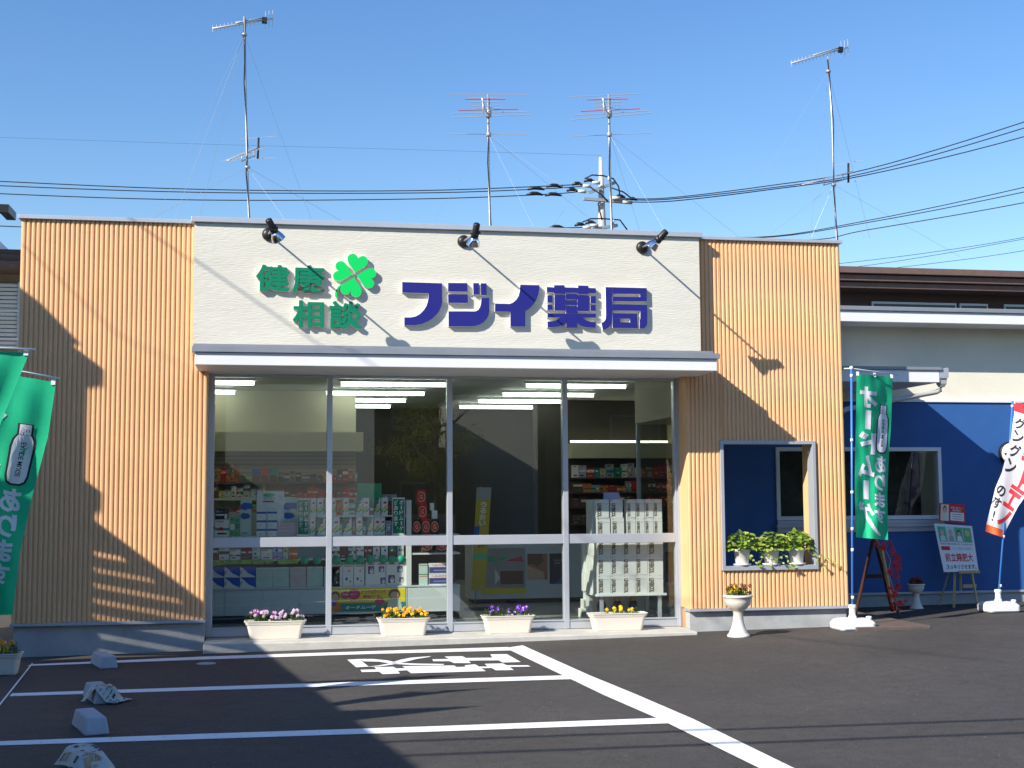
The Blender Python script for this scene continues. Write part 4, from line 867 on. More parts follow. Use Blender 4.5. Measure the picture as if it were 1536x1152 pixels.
# left end upper display
up = [(316, 322, 774, P_pale), (322, 344, 778, P_white), (345, 352, 775, P_green), (353, 359, 777, P_green)]
for i, (a, b, vt, k) in enumerate(up): carton('medicine_box', x_(a), x_(b), Z2, zc(vt), CY+.04, .12, k, d_rand(60+i), '%s box at the left end of the upper shelf, %s from the wall' % (cn(k), ORD[i]), 'box', gb)
zt = zc(778)
carton('medicine_box', x_(322), x_(342), zt, zc(762), CY+.05, .1, P_dk, lambda mb, a, b, c: (put_rect(mb, .08, .35, .68, .5, a, P_white), put_rect(mb, .72, .05, .92, .5, a, P_white), put_text(mb, 'Bio', (.1, .65, .6, .85), a, P_lilac)), 'dark navy box with white label on top of the white box by the wall', 'box', gb)
def d_blue(mb, a, b, c): put_poly(mb, [(0, .80), (.3, .86), (1, .84), (1, .68), (.7, .70), (.4, .66), (0, .70)], a, P_blue); put_poly(mb, [(0, .55), (.2, .6), (.7, .58), (.9, .5), (.7, .45), (.3, .43), (0, .48)], a, P_blue); put_rect(mb, .1, .06, .6, .1, a, P_grey)
for i, (a, b) in enumerate(((360, 377), (424, 445))): carton('medicine_box', x_(a), x_(b), Z2, zc(745), CY+.10, .12, P_pale, d_blue, 'tall pale box with blue ribbon print, %s of the notice' % ['left', 'right'][i], 'box', gb)
carton('medicine_box', x_(416), x_(445), Z2, zc(783), CY+.03, .06, mat('print_blush', (.66, .52, .50), .6), lambda mb, a, b, c: [put_rect(mb, .12, .2+.27*k, .7, .27+.27*k, a, P_lilac) for k in range(3)], 'blush pink box with lilac lines before the tall ribbon box', 'box', gb)
# white notice stand with small boxes in front
nb = thing('notice_stand', (x_(403, CY+.06), CY+.06, Z2), 'white upright notice with a green oval heading over white boxes on the shelf', 'notice')
m = MB(); f_ = lambda k: (lambda s, t: Vector((x_(384.5)+(x_(426)-x_(384.5))*s, CY+.078-.0012*k, Z2+(zc(736)-Z2)*t)))
m.box(x_(384.5), x_(426), CY+.08, CY+.086, Z2, zc(736), P_white); put_disc(m, .45, .91, .22, .045, f_(1), P_green); put_text(m, '季節のおすすめ', (.25, .82, .7, .85), f_(1), P_dk); put_rect(m, .22, .75, .62, .78, f_(1), P_red); put_rect(m, .78, .78, .95, .9, f_(1), P_pale); m.build('notice_sheet', nb)
for j in range(3):
    for i in range(2):
        a = 384.5+i*16; carton('medicine_box', x_(a), x_(a+15), Z2+j*.105, Z2+(j+1)*.105, CY+.03, .045, P_white, lambda mb, a_, b_, c_: (put_rect(mb, 0, .62, 1, .85, a_, P_blue), put_disc(mb, .4, .3, .2, .12, a_, P_pale, 10)), 'small white box with blue band before the white notice, %s column %s row' % (['left', 'right'][i], ['bottom', 'middle', 'top'][j]), 'box', gb)
# vertical green signs
for a, b, vt, lab in ((446, 463.5, 748, 'narrow upright green sign with white lettering left of the mullion'), (588.5, 607, 747, 'narrow upright green sign with white lettering beside the white shelf end')):
    m = MB(); zt = zc(vt); m.box(x_(a), x_(b), CY-.002, CY+.004, Z2, zt, P_white)
    f_ = lambda k: (lambda s, t: Vector((x_(a)+(x_(b)-x_(a))*s, CY-.002-.0015*k, Z2+(zt-Z2)*t))); put_rect(m, .05, .04, .95, .96, f_(1), mat('print_deep_green', (.0, .19, .10), .6)); put_column(m, 'オードムーゲ', .56, .9, .1, .94, f_(2), P_white, .03); put_column(m, 'があります。', .12, .46, .08, .94, f_(2), P_white, .03)
    tag(m.build('shelf_sign'), lab, 'sign')
m = MB(); m.box(x_(537), x_(574), CY+.2, CY+.206, Z3, zc(725), P_green); tag(m.build('green_sheet'), 'plain bright green sheet standing behind the lotion boxes', 'sheet')
m = MB(); m.box(x_(575.5), x_(597.5), CY+.22, CY+.28, Z3, zc(742), P_grey); m.box(x_(580), x_(582), CY+.214, CY+.219, Z3+.05, zc(744), P_white); tag(m.build('grey_box'), 'flat grey box standing beside the green sheet', 'box')
# poster on the cabinet
pa, pb, pt_, pbm = x_(498.5), x_(608), zc(876.5), zc(918.5)
m = MB(); m.box(pa, pb, CY-.006, CY-.001, pbm, min(pt_, Z0-.022), P_yel); pt_ = min(pt_, Z0-.022)
f_ = lambda k: (lambda s, t: Vector((pa+(pb-pa)*s, CY-.006-.0012*k, pbm+(pt_-pbm)*t))); f1p, f2p, f3p, f4p = f_(1), f_(2), f_(3), f_(4)
put_rect(m, 0, 0, 1, .38, f1p, P_teal); put_disc(m, .18, .70, .065, .16, f2p, P_pink); put_disc(m, .30, .74, .085, .22, f2p, P_pink); put_disc(m, .65, .42, .07, .13, f2p, P_pink)
put_text(m, 'おためしセット', (.14, .70, .34, .78), f3p, P_white, .02); put_text(m, 'とっても働くって', (.40, .74, .73, .92), f3p, P_pink, .03); put_text(m, '特別です。', (.42, .55, .68, .70), f3p, P_pink, .03); put_text(m, '毎日のお手入れに', (.24, .44, .54, .50), f3p, P_pink, .02); put_text(m, 'オードムーゲ', (.18, .10, .60, .26), f3p, P_white, .04)
figure(m, f2p, f4p, .045, .02, .17, .85, P_brown, P_orange); figure(m, f2p, f4p, .85, .05, .22, .88, P_brown, P_pale); put_disc(m, .85, .07, .08, .1, f3p, P_yel); put_poly(m, [(.0, .25), (.06, .3), (.05, .5), (0, .5)], f3p, P_blue)
tag(m.build('cabinet_poster'), 'yellow and teal poster with two drawn women on the cabinet front', 'poster')
# red and black boxes with a gold round emblem
def d_round(red):
    def f(mb, a, b, c):
        put_rect(mb, .0, 0, .12, 1, a, P_brown); put_disc(mb, .5, .5, .46, .36, a, P_gold if False else mat('print_tan', (.62, .40, .25), .6)); put_disc(mb, .5, .5, .38, .30, b, P_red); put_text(mb, 'G', (.33, .34, .67, .66), c, mat('print_tan', (.62, .40, .25), .6), .03)
    return f
M_bk = mat('print_black_brown', (.03, .012, .010), .5)
for a, b, v0, v1, k, lb in ((619, 632, 803.5, 780, M_bk, 'left in the bottom row'), (632.5, 645.5, 803.5, 780, P_red, 'middle in the bottom row'), (646, 659, 803.5, 780, M_bk, 'right in the bottom row'), (627, 641, 780, 757, P_red, 'in the middle of the pile'), (625, 639.5, 757, 735, P_red, 'at the top of the pile')):
    carton('gift_box', x_(a), x_(b), zc(v0), zc(v1), CY+.03, .09, k, d_round(0), 'red and black box with a round tan emblem, %s' % lb, 'box', 'red and black boxes with round emblems')
for a, b, lb in ((632, 650, 'left'), (653, 673, 'right')): carton('gift_box', x_(a), x_(b), zc(831.5), zc(809), CY+.03, .09, M_bk, d_round(0), 'red and black box with a round tan emblem under the pile, %s one' % lb, 'box', 'red and black boxes with round emblems')
zq = Z2
carton('medicine_box', x_(648.5), x_(657), zc(780), zc(767), CY+.05, .08, P_white, None, 'blank white box on the red and black pile', 'box'); carton('medicine_box', x_(646), x_(652), zc(767), zc(755.5), CY+.05, .06, P_white, None, 'small blank white box topping the wider blank one', 'box')
def d_ribo(mb, a, b, c): put_rect(mb, 0, .08, 1, .64, a, mat('print_indigo', (.06, .06, .25), .6)); put_text(mb, 'ヘルスビタン', (.12, .7, .95, .92), a, P_red, .03); put_rect(mb, .2, .3, .85, .36, b, P_lilac)
for j in range(2):
    z0_ = Z0+j*.135
    carton('medicine_box', x_(644), x_(678), z0_, z0_+.133, CY+.03, .12, P_white, d_ribo, 'white and indigo box with red lettering, %s one on the right cabinet' % rn[j], 'box'); carton('medicine_box', x_(629), x_(642), z0_, z0_+.127, CY+.04, .12, P_pale, lambda mb, a, b, c: put_rect(mb, .05, .82, .95, .88, a, P_red), 'narrow pale box beside the white and indigo box, %s one' % rn[j], 'box')
# goods shelves along the back left
BY2 = 5.0
zb_ = lambda v: zat(v, BY2, 430)
bs_ = thing('wall_shelf', (.3, BY2+.2, zb_(735)), 'dark wall shelving with coloured goods below the slatted beige wall', 'shelving')
bx0, bx1 = -1.28, xat(536, BY2)
for v in (722.5, 747, 775, 803): m = MB(); m.box(bx0, bx1, BY2, BY2+.35, zb_(v)-.03, zb_(v), M_brown if v < 730 else M_intw); m.build('shelf', bs_)
m = MB(); m.box(bx0, bx1, BY2+.36, BY2+.5, .1, zb_(722), M_int); m.build('back_panel', bs_)
# left wall with slats and bulkhead
M_slat = mat('slat_groove', (.34, .32, .22), .8)
m = MB(); m.box(-1.3, bx1, BY2+.40, BY2+.6, zb_(722)+.001, 3.265, M_int)
for k in range(7): z = zb_(718)+.035+k*.062; m.box(-1.29, bx1-.01, BY2+.392, BY2+.399, z, z+.012, M_slat)
m.build('interior_wall', ph)
m = MB(); m.box(-1.29, xat(545, BY2), BY2+.0, BY2+.39, zb_(677), zb_(648), M_int); m.build('bulkhead', ph)
rr = random.Random(5)
def goods(u0, u1, vb, hmin, hmax, Y, zf, cols, wmin, wmax, lab, group, cat='packet'):
    u = u0; i = 0
    while u < u1-1:
        w = min(rr.uniform(wmin, wmax), u1-u); k = rr.choice(cols); h = rr.uniform(hmin, hmax)
        carton('goods_packet', xat(u, Y), xat(u+w, Y), zf(vb), zf(vb)+h, Y+.03+rr.uniform(0, .02), .12, k, d_rand(rr.random()), '%s packet on %s, %s from its left end' % (cn(k), lab, ORD[i] if i < 14 else str(i)), cat, group); u += w+rr.uniform(.2, 1.2); i += 1
    return i
gk = 'packets on the back left wall shelf'
goods(324, 360, 722.5, .12, .26, BY2, zb_, [P_orange, P_red, P_orange], 5, 8, 'the orange part of the top wall shelf', gk)
goods(370, 378, 722.5, .1, .18, BY2, zb_, [P_green, P_white], 3, 5, 'the top wall shelf beside the orange packets', gk)
for a, b, k in ((378, 390, P_blue), (391, 403, P_red), (404, 416, P_teal)):
    carton('goods_packet', xat(a, BY2), xat(b, BY2), zb_(722.5), zb_(713), BY2+.04, .1, P_brown, None, 'dark low packet under the %s one on the top wall shelf' % cn(k), 'packet', gk); carton('goods_packet', xat(a, BY2), xat(b, BY2), zb_(713), zb_(702), BY2+.04, .1, k, None, 'bright %s packet standing on a dark one on the top wall shelf' % cn(k), 'packet', gk)
goods(417, 476, 722.5, .10, .16, BY2, zb_, [P_brown, P_dk, M_bk], 7, 12, 'the dark top shelf stretch', gk)
goods(477, 536, 722.5, .09, .22, BY2, zb_, [P_red, P_orange, P_brown, P_lilac, P_gold], 5, 9, 'the right part of the top wall shelf', gk)
goods(318, 398, 747, .1, .2, BY2, zb_, [P_white, P_yel, P_pale, P_brown], 6, 10, 'the second wall shelf', gk); goods(400, 536, 747, .08, .17, BY2, zb_, [P_red, P_brown, P_red, P_gold], 6, 11, 'the red part of the second wall shelf', gk)
goods(318, 400, 775, .1, .2, BY2, zb_, [P_red, P_orange, P_brown, P_green], 6, 10, 'the third wall shelf', gk); goods(470, 536, 775, .12, .2, BY2, zb_, [P_orange, P_brown, P_pale], 6, 11, 'the right part of the third wall shelf', gk)
# back right wall, cove and shelves
RY = 6.4; zr = lambda v: zat(v, RY, 940)
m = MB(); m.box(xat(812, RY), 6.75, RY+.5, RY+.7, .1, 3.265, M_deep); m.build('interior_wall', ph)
m = MB(); m.box(xat(858, RY), 6.75, RY+.0, RY+.499, zr(687), zr(665), M_int); m.build('bulkhead', ph)
m = MB(); m.tube([(xat(862, RY), RY+.3, zr(664)+.03), (6.7, RY+.3, zr(664)+.03)], .018, mat('cove_tube', (1, .95, .75), .4, emis=2.5), 8); cv = m.build('cove_light'); tag(cv, 'concealed light strip glowing above the back right bulkhead', 'light')
rs_ = thing('wall_shelf', (5.7, RY+.2, .1), 'dark tall shelving of packets at the back right of the shop', 'shelving')
for v in (716, 738, 760, 785, 812): m = MB(); m.box(xat(858, RY), 6.75, RY, RY+.4, zr(v)-.02, zr(v), M_brown); m.build('shelf', rs_)
m = MB(); m.box(xat(856, RY), 6.75, RY+.41, RY+.45, .1, zr(688), M_brown); m.build('back_panel', rs_)
gk = 'packets on the back right shelving'
goods(860, 1010, 716, .14, .26, RY, zr, [P_pale, P_red, P_lilac, P_grey, P_white, P_dk, P_teal], 7, 12, 'the top back right shelf', gk)
goods(860, 1010, 738, .1, .2, RY, zr, [P_brown, P_red, P_orange, P_brown, P_grey], 8, 15, 'the second back right shelf', gk)
goods(860, 1010, 760, .1, .2, RY, zr, [P_brown, P_red, P_gold, P_brown, P_orange], 8, 15, 'the third back right shelf', gk)
goods(860, 930, 785, .1, .2, RY, zr, [P_brown, P_red, P_brown], 8, 15, 'the fourth back right shelf', gk)
# service counter in the middle
QY = 3.6; zk = lambda v: zat(v, QY, 770)
ct_ = thing('service_counter', (xat(790, QY), QY+.3, .1), 'long pale service counter in the dim middle of the shop', 'counter')
m = MB(); m.box(xat(712, QY), xat(884, QY), QY+.06, QY+.6, .1, zk(895), M_dark); m.build('plinth', ct_)
m = MB(); m.box(xat(706, QY), xat(884, QY), QY, QY+.6, zk(898), zk(815), M_cab); m.build('counter_body', ct_, bevel=.005)
m = MB(); m.box(xat(705, QY), xat(888, QY), QY-.03, QY+.64, zk(815)+.001, zk(810), M_intw); m.build('counter_top', ct_, bevel=.004)
def poster(u0, u1, v0, v1, Y, zf, base, deco, lab):
    a, b, c_, d_ = xat(u0, Y), xat(u1, Y), zf(v1), zf(v0); m = MB(); m.box(a, b, Y-.006, Y-.001, c_, d_, base); f_ = lambda k: (lambda s, t: Vector((a+(b-a)*s, Y-.006-.0015*k, c_+(d_-c_)*t))); deco(m, f_(1), f_(2), f_(3)); tag(m.build('counter_poster'), lab, 'poster')
poster(790, 820, 831, 870, QY, zk, mat('print_flesh', (.42, .17, .09), .6), lambda m, a, b, c: (put_poly(m, [(0, .6), (0, 1), (.7, 1), (.8, .7), (.45, .5), (.3, .6)], a, P_brown), put_poly(m, [(0, 0), (0, .55), (.45, .4), (.8, .3), (.85, 0)], b, P_skin)), 'poster of a close up face in brown tones on the counter front')
poster(823, 846, 831, 877, QY, zk, P_dk, lambda m, a, b, c: (put_text(m, 'SKIN CARE', (.3, .74, .95, .8), a, P_lilac), put_text(m, '相談', (.3, .65, .7, .71), a, P_lilac), put_poly(m, [(.3, 0), (1, .3), (1, 0)], a, P_blue)), 'dark blue poster with pale lettering on the counter front')
def d_cnt(m, a, b, c): put_rect(m, 0, 0, 1, .12, a, P_yel); put_rect(m, .05, .7, .3, .82, a, P_green); put_poly(m, [(.35, .7), (.6, .78), (.5, .82), (.35, .8)], a, P_green); put_poly(m, [(.3, .2), (.42, .35), (.3, .55)], a, P_white); put_rect(m, .42, .2, .95, .5, a, P_brown); put_poly(m, [(.55, .72), (.9, .82), (.95, .7)], a, P_red)
poster(722, 787, 822, 890, QY, zk, P_grey, d_cnt, 'grey and brown picture panel with a yellow lower edge on the counter front')
# tall yellow banner in the shop, with menu boards
TYb = 2.6; zt2 = lambda v: zat(v, TYb, 720)
sb = thing('shop_banner', (xat(722, TYb), TYb, .10), 'narrow yellow and blue banner stand inside the dim third window', 'banner')
m = MB(); f_ = lambda k: (lambda s, t: Vector((xat(706+9*t, TYb)+(xat(727+10*t, TYb)-xat(706+9*t, TYb))*s, TYb-.0015*k, zt2(885)+(zt2(731)-zt2(885))*t))); m.prism([f_(0)(0, 0), f_(0)(1, 0), f_(0)(1, 1), f_(0)(0, 1)], (0, .004, 0), mat('banner_yellow', (.50, .38, .02), .6))
put_rect(m, 0, .88, 1, 1, f_(1), P_grey); put_rect(m, 0, .45, .35, .62, f_(1), P_blue); put_rect(m, 0, .30, 1, .36, f_(1), P_green); put_column(m, 'うるおい', .3, .75, .62, .86, f_(1), P_white, .03); put_column(m, '健康', .3, .75, .4, .52, f_(1), P_brown, .03); m.build('sheet', sb)
m = MB(); m.tube([(xat(712, TYb), TYb+.03, .11), (xat(722, TYb), TYb+.03, zt2(730))], .008, M_steel, 6); m.rloft([(.1, .18, .12, .04), (.13, .17, .11, .04)], M_black, (xat(716, TYb), TYb+.03, 0)); m.build('stand', sb)
# ---- table of stacked white cartons
LY = .55; zl = lambda v: zat(v, LY, 940); xl = lambda u: xat(u, LY, 850)
tb = thing('display_table', (xl(946), LY+.33, .10), 'white display table under stacked white cartons in the right window', 'table')
TZ = zl(890.5)
m = MB(); m.box(xl(893.5), xl(999), LY-.02, LY+.68, TZ-.028, TZ-.0005, M_white); m.build('table_top', tb, bevel=.003)
for x0, y0 in ((xl(903), LY+.04), (xl(990), LY+.04), (xl(903), LY+.6), (xl(990), LY+.6)): m = MB(); m.box(x0-.02, x0+.02, y0-.02, y0+.02, .10, TZ-.029, M_alu); m.build('leg', tb)
m = MB(); m.box(xl(897), xl(995), LY+.64, LY+.655, .11, TZ-.03, P_white); m.build('back_panel', tb)
def d_lev(mb, a, b, c):
    put_text(mb, 'LEVERCOL', (.09, .04, .42, .80), a, P_gold, .05, -90); put_disc(mb, .14, .93, .05, .02, a, P_dk, 8); put_rect(mb, .72, .935, .92, .95, a, P_grey)
    for k in range(5): put_rect(mb, .42+k*.11, .74+.01*(k % 2), .49+k*.11, .77+.01*(k % 2), a, P_grey)
M_lev = mat('carton_white', (.72, .73, .71), .5, noise=(5, .03))
ra = [TZ, zl(862), zl(833.5), zl(804.5), zl(776.5), zl(749)]
ua = [896, 915.5, 934, 952.5, 971, 994.5]
lv = 'white cartons with gold lettering stacked on the table'
rown = ['bottom row', 'second row up', 'third row up', 'fourth row up', 'top row']
for j in range(3):
    for i in range(5):
        a, b = ua[i]+j*.3, ua[i+1]+j*.3
        carton('white_carton', xl(a), xl(b), ra[j], ra[j+1], LY+.004*((i+j) % 2), .125, M_lev, d_lev, 'white carton with gold lettering, %s of the stack, %s from the left' % (rown[j], ORD[i]), 'carton', lv)
    for k in range(1, 5): carton('white_carton', xl(896)-.012*k+.01*(k % 2)*j, xl(896)-.012*k+.145, ra[j], ra[j+1], LY+.005+.127*k, .125, M_lev, None, 'white carton at the left side of the stack, %s, %s behind the front' % (rown[j], ORD[k-1]), 'carton', lv)
for j in (3, 4):
    for i, (a, b) in enumerate(((896, 916), (917.5, 937), (941, 954.5), (955, 968), (968.5, 981), (981.5, 994.5))):
        if j == 4 and i < 2: a -= 1.0; b -= 1.5
        carton('white_carton', xl(a), xl(b), ra[j], ra[j+1], LY+.006*((i+j) % 2), .125, M_lev, d_lev, 'white carton with gold lettering, %s of the stack, %s from the left' % (rown[j], ORD[i]), 'carton', lv)
    for k in range(1, 3): carton('white_carton', xl(894)-.012*k, xl(894)-.012*k+.145, ra[j], ra[j+1], LY+.008+.127*k, .125, M_lev, None, 'white carton at the left side of the stack, %s, %s behind the front' % (rown[j], ORD[k-1]), 'carton', lv)
mb = MB(); q = Vector((xl(908), LY+.06, ra[5])); mb.prism([q+Vector((0, 0, 0)), q+Vector((.22, 0, 0)), q+Vector((.205, .04, .085)), q+Vector((.015, .04, .085))], (0, .004, 0), P_lilac); tag(mb.build('card_stand'), 'small grey lilac card leaning on top of the white cartons', 'card')
# bottles under the table
M_bot = mat('bottle_blue', (.02, .035, .20), .2); M_cap = mat('cap_gold', (.60, .36, .04), .35)
for i, u in enumerate((918.5, 943.5, 967)):
    c = Vector((xl(u), LY+.55, .10)); r = thing('tonic_bottle', c, 'blue bottle with gold cap under the carton table, %s of three' % ORD[i], 'bottle', 'blue bottles under the carton table'); hh = zl(900)-.10
    m = MB(); m.lathe([(.05, 0), (.058, .01), (.058, hh*.6), (.045, hh*.75), (.03, hh*.8)], M_bot, c, 20); m.build('body', r); m = MB(); m.lathe([(.036, hh*.8), (.038, hh*.82), (.036, hh), (.02, hh+.01)], M_cap, c, 16); m.build('cap', r)
m = MB(); cw = zl(919)
for i, (a, b, v) in enumerate(((974, 990, 911), (1000, 1012, 912), (976, 998, 917))): pass
# leaning pile of small boxes left of the table
zp = .10; PY = 1.25
for j in range(13):
    h = .105+.01*(j % 2); w = .16-.004*j; x0 = xat(869+j*1.9, PY)+.015*(j % 3)
    carton('small_carton', x0, x0+w, zp, zp+h, PY+.01*(j % 2), .14, M_lev if j % 3 else P_white, (lambda mb, a, b, c: (put_rect(mb, .05, .3, .4, .95, a, P_blue), put_rect(mb, .05, .02, 1, .12, a, P_red), put_disc(mb, .22, .6, .1, .15, b, P_white, 8))) if j > 3 else d_lev, 'small white box in the leaning pile left of the white cartons, %s from the floor' % ORD[j], 'box', 'leaning pile of small white and blue boxes'); zp += h

# ------------------------------------------------------------------ antennas on the roof
M_ant = mat('antenna_aluminium', (.62, .63, .64), .35, .5); M_antr = mat('antenna_red', (.50, .06, .06), .5); M_guy = mat('guy_wire', (.40, .42, .45), .5, .3); ROOF = 4.15
def mast(r, pts, Y, rad=.017):
    P = [at(u, v, Y) for u, v in pts]; b = Vector((P[0].x, Y, ROOF)); m = MB(); m.tube([b]+P, rad, M_steel, 8); m.build('mast', r)
    m = MB(); Q = [b+Vector((.03, -.02, .1))]
    for i, p in enumerate(P):
        Q.append(p+Vector((.021*(-1)**i, -.02, -.05)))
    m.tube(Q, .007, M_wire, 5); m.build('cable', r); return b, P
def guys(r, p, lst, Y):
    m = MB()
    for (u, v, dy) in lst:
        q = at(u, v, Y+dy); m.tube([p, q], .0022, M_guy, 4)
    m.build('guy_wire', r)
def yagi_v(r, u0, v0, u1, v1, Y, n, l0, l1, nm='yagi'):
    """boom seen mostly from the side, upright elements"""
    a, b = at(u0, v0, Y-.3), at(u1, v1, Y+.3); m = MB(); m.tube([a, b], .016, M_ant, 6)
    for i in range(n):
        t = i/(n-1); p = a.lerp(b, t); L = l0 if t < .82 else l1
        m.tube([p-Vector((0, 0, L)), p+Vector((0, 0, L))], .006, M_ant, 5)
    q = a.lerp(b, .86); m.box(q.x-.04, q.x+.04, q.y-.03, q.y+.03, q.z-.05, q.z+.04, M_wire)
    q0, q1 = a.lerp(b, .38), a.lerp(b, .86); m.tube([q0+Vector((0, 0, .03)), q1+Vector((0, 0, .04))], .012, M_ant, 6); m.build(nm, r)
AY = 5.2
def antenna_tall(pts, y1, y2, label, guyl):
    r = thing('antenna_mast', (at(*pts[0], AY).x, AY, ROOF), label, 'antenna', 'aerials on the shop roof'); b, P = mast(r, pts, AY)
    yagi_v(r, *y1, AY, 17, .055, .14)
    a, c = at(y2[0], y2[1], AY-.5), at(y2[2], y2[3], AY+.5); m = MB(); m.tube([a, c], .013, M_ant, 6)
    d = (c-a).normalized(); s_ = Vector((d.y, -d.x, 0)).normalized()
    for i in range(12): p = a.lerp(c, i/11); m.tube([p-s_*.11, p+s_*.11], .004, M_ant, 4)
    p = a.lerp(c, .93); m.tube([p+Vector((0, 0, -.17)), p+Vector((.01, 0, .17))], .018, M_wire, 6)
    for h in (-.17, .17): m.tube([p-s_*.3+Vector((0, 0, h)), p+s_*.3+Vector((0, 0, h))], .004, M_ant, 4)
    q0, q1 = a.lerp(c, .42), a.lerp(c, .82); m.tube([q0, q0+Vector((0, 0, -.1)), q1+Vector((0, 0, -.1)), q1], .012, M_ant, 6); m.build('lower_yagi', r)
    for p_, l_ in guyl: guys(r, at(*p_, AY), l_, AY)
    for pt in guyl: p = at(*pt[0], AY); m = MB(); m.lathe([(.04, -.02), (.045, 0), (.04, .02)], M_steel, p, 10); m.build('collar', r)
antenna_tall([(373.5, 330), (371, 255), (370, 215), (368, 120), (366.5, 25)], (319, 43, 409, 28), (342, 241, 390, 221), 'tall thin aerial mast, leftmost on the roof, with a comb like aerial on top', [((366.5, 52), [(235, 325, -1.5), (300, 325, 2.5), (468, 333, 2), (262, 328, -.5)]), ((371, 251), [(230, 327, -1), (430, 333, -1.5), (520, 336, 1)])])
antenna_tall([(1255, 362), (1251, 280), (1248, 180), (1242, 85)], (1187, 95, 1272, 71), (1204, 277, 1277, 258), 'tall thin aerial mast, rightmost on the roof, near the corner of the orange wall', [((1242.5, 107), [(1147, 262, -1), (1215, 356, 1.5), (1305, 358, 2)]), ((1250.5, 277), [(1155, 352, -1), (1217, 356, 0), (1300, 362, 0), (1440, 385, 3)])])
def antenna_wide(pts, els, label, gy):
    r = thing('antenna_mast', (at(*pts[0], AY).x, AY, ROOF), label, 'antenna', 'aerials on the shop roof'); b, P = mast(r, pts, AY, .019)
    m = MB(); mr = MB(); cx = pts[-1][0]
    for (u0, v0, u1, v1, rd, k) in els:
        off = (v0+v1)/2; dy = -.35+.0*k+k*.09
        (mr if rd else m).tube([at(u0, v0, AY+dy), at(u1, v1, AY+dy)], .007 if k < 8 else .0055, M_antr if rd else M_ant, 5)
    m.build('element_array', r); mr.build('red_elements', r)
    e0, e1 = els[1], els[6]; m = MB(); m.tube([at(cx-9, pts[-1][1]+5, AY-.3), at(cx-5, pts[-1][1]+20, AY-.25), at(cx, pts[-1][1]+30, AY)], .014, M_ant, 6); m.tube([at(cx-8, pts[-1][1]+6, AY-.3), at(cx-7, pts[-1][1]+30, AY-.3)], .010, M_ant, 6)
    q = at(cx+1, pts[-1][1]+28, AY-.03); m.lathe([(.045, -.06), (.05, 0), (.04, .06)], M_steel, q, 8); m.build('boom', r); m = MB(); q = at(cx+1, pts[-1][1]+60, AY); m.lathe([(.04, -.03), (.042, .03)], M_steel, q, 8); m.build('collar', r)
    for p_, l_ in gy: guys(r, at(*p_, AY), l_, AY)
E1 = [(674, 141.5, 793, 142, 0, 9), (697, 149, 758, 149, 1, 1), (704, 147.5, 745, 146.5, 0, 1), (706, 153.5, 748, 152.5, 0, 2), (708, 159.5, 750, 158, 0, 3), (709, 163, 752, 161.5, 0, 4), (688, 165.8, 777, 163.8, 1, 5), (677, 170.5, 792, 167.5, 0, 6), (676, 176.5, 796, 172, 0, 7), (673, 201, 792, 202, 0, 9)]
antenna_wide([(735, 341), (733, 240), (732, 142)], E1, 'aerial mast with wide red and silver rods, left of the concrete utility pole', [((733, 203), [(850, 285, -1), (905, 345, 1), (650, 335, 1), (800, 340, -2)])])
E2 = [(854, 145.5, 974, 140, 0, 9), (880, 150, 942, 148.5, 1, 1), (890, 148.5, 931, 145.5, 0, 1), (891, 154, 933, 153, 0, 2), (893, 160, 934, 157.8, 0, 3), (893, 163.5, 936, 161, 0, 4), (871, 167.2, 960, 163.2, 1, 5), (858, 173.5, 975, 166, 0, 6), (857, 180, 978, 169.5, 0, 7), (856, 205, 976, 199.5, 0, 9)]
antenna_wide([(917.5, 347), (915, 250), (913, 142)], E2, 'aerial mast with wide red and silver rods, just right of the utility pole', [((915, 203), [(1108, 355, 1), (960, 348, 1.5), (830, 340, 1), (1000, 352, -2)])])

# ------------------------------------------------------------------ utility pole and cables
PYY = 22.0; M_polec = mat('pole_concrete', (.50, .50, .48), .85, noise=(6, .1))
pp_ = at(903, 340, PYY); up_ = thing('utility_pole', (pp_.x, PYY, 0), 'tapered concrete utility pole rising behind the shop roof', 'utility pole')
m = MB(); m.tube([(pp_.x+.02, PYY, -.2), at(903, 345, PYY), at(901, 236, PYY)], [.22, .125, .05], M_polec, 14); m.build('pole', up_)
M_arm = mat('crossarm_steel', (.42, .45, .46), .5, .5, noise=(20, .1))
for (a, b) in (((884, 288.5), (922, 274)), ((875, 298), (948, 304)), ((890, 344), (926, 338))):
    m = MB(); A, B = at(*a, PYY-.25), at(*b, PYY-.15); m.bar(A, B, .09, .09, M_arm); m.build('crossarm', up_, bevel=.005)
M_ins = mat('insulator', (.65, .64, .60), .3)
for k, (u, v, w) in enumerate(((894, 274, 1), (880, 279, 1), (873, 287, 1), (924, 297, 1), (940, 303, 1), (891, 338, 1), (880, 341, 1), (914, 268, 0), (919, 333, 0))):
    m = MB(); c = at(u, v, PYY-.3); m.tube([c-Vector((.12*w, 0, .06*(1-w))), c+Vector((.12*w, 0, .06*(1-w)))], [.045, .06], M_ins, 8); m.build('insulator', up_)
for k, (u, v) in enumerate(((884, 272), (866, 277), (858, 286), (832, 280), (804, 284), (802, 292), (830, 293), (930, 296), (948, 300), (870, 338), (886, 335), (835, 342))):
    m = MB(); c = at(u, v, PYY-.3); L = .16 if k in (0, 1, 2, 7, 8, 9, 10) else .25; m.tube([c+Vector((-L, 0, -.02)), c+Vector((-L*.3, 0, .04)), c+Vector((L*.3, 0, .04)), c+Vector((L, 0, 0))], [.025, .055, .055, .025], M_black, 8); m.build('cable_sleeve', up_)
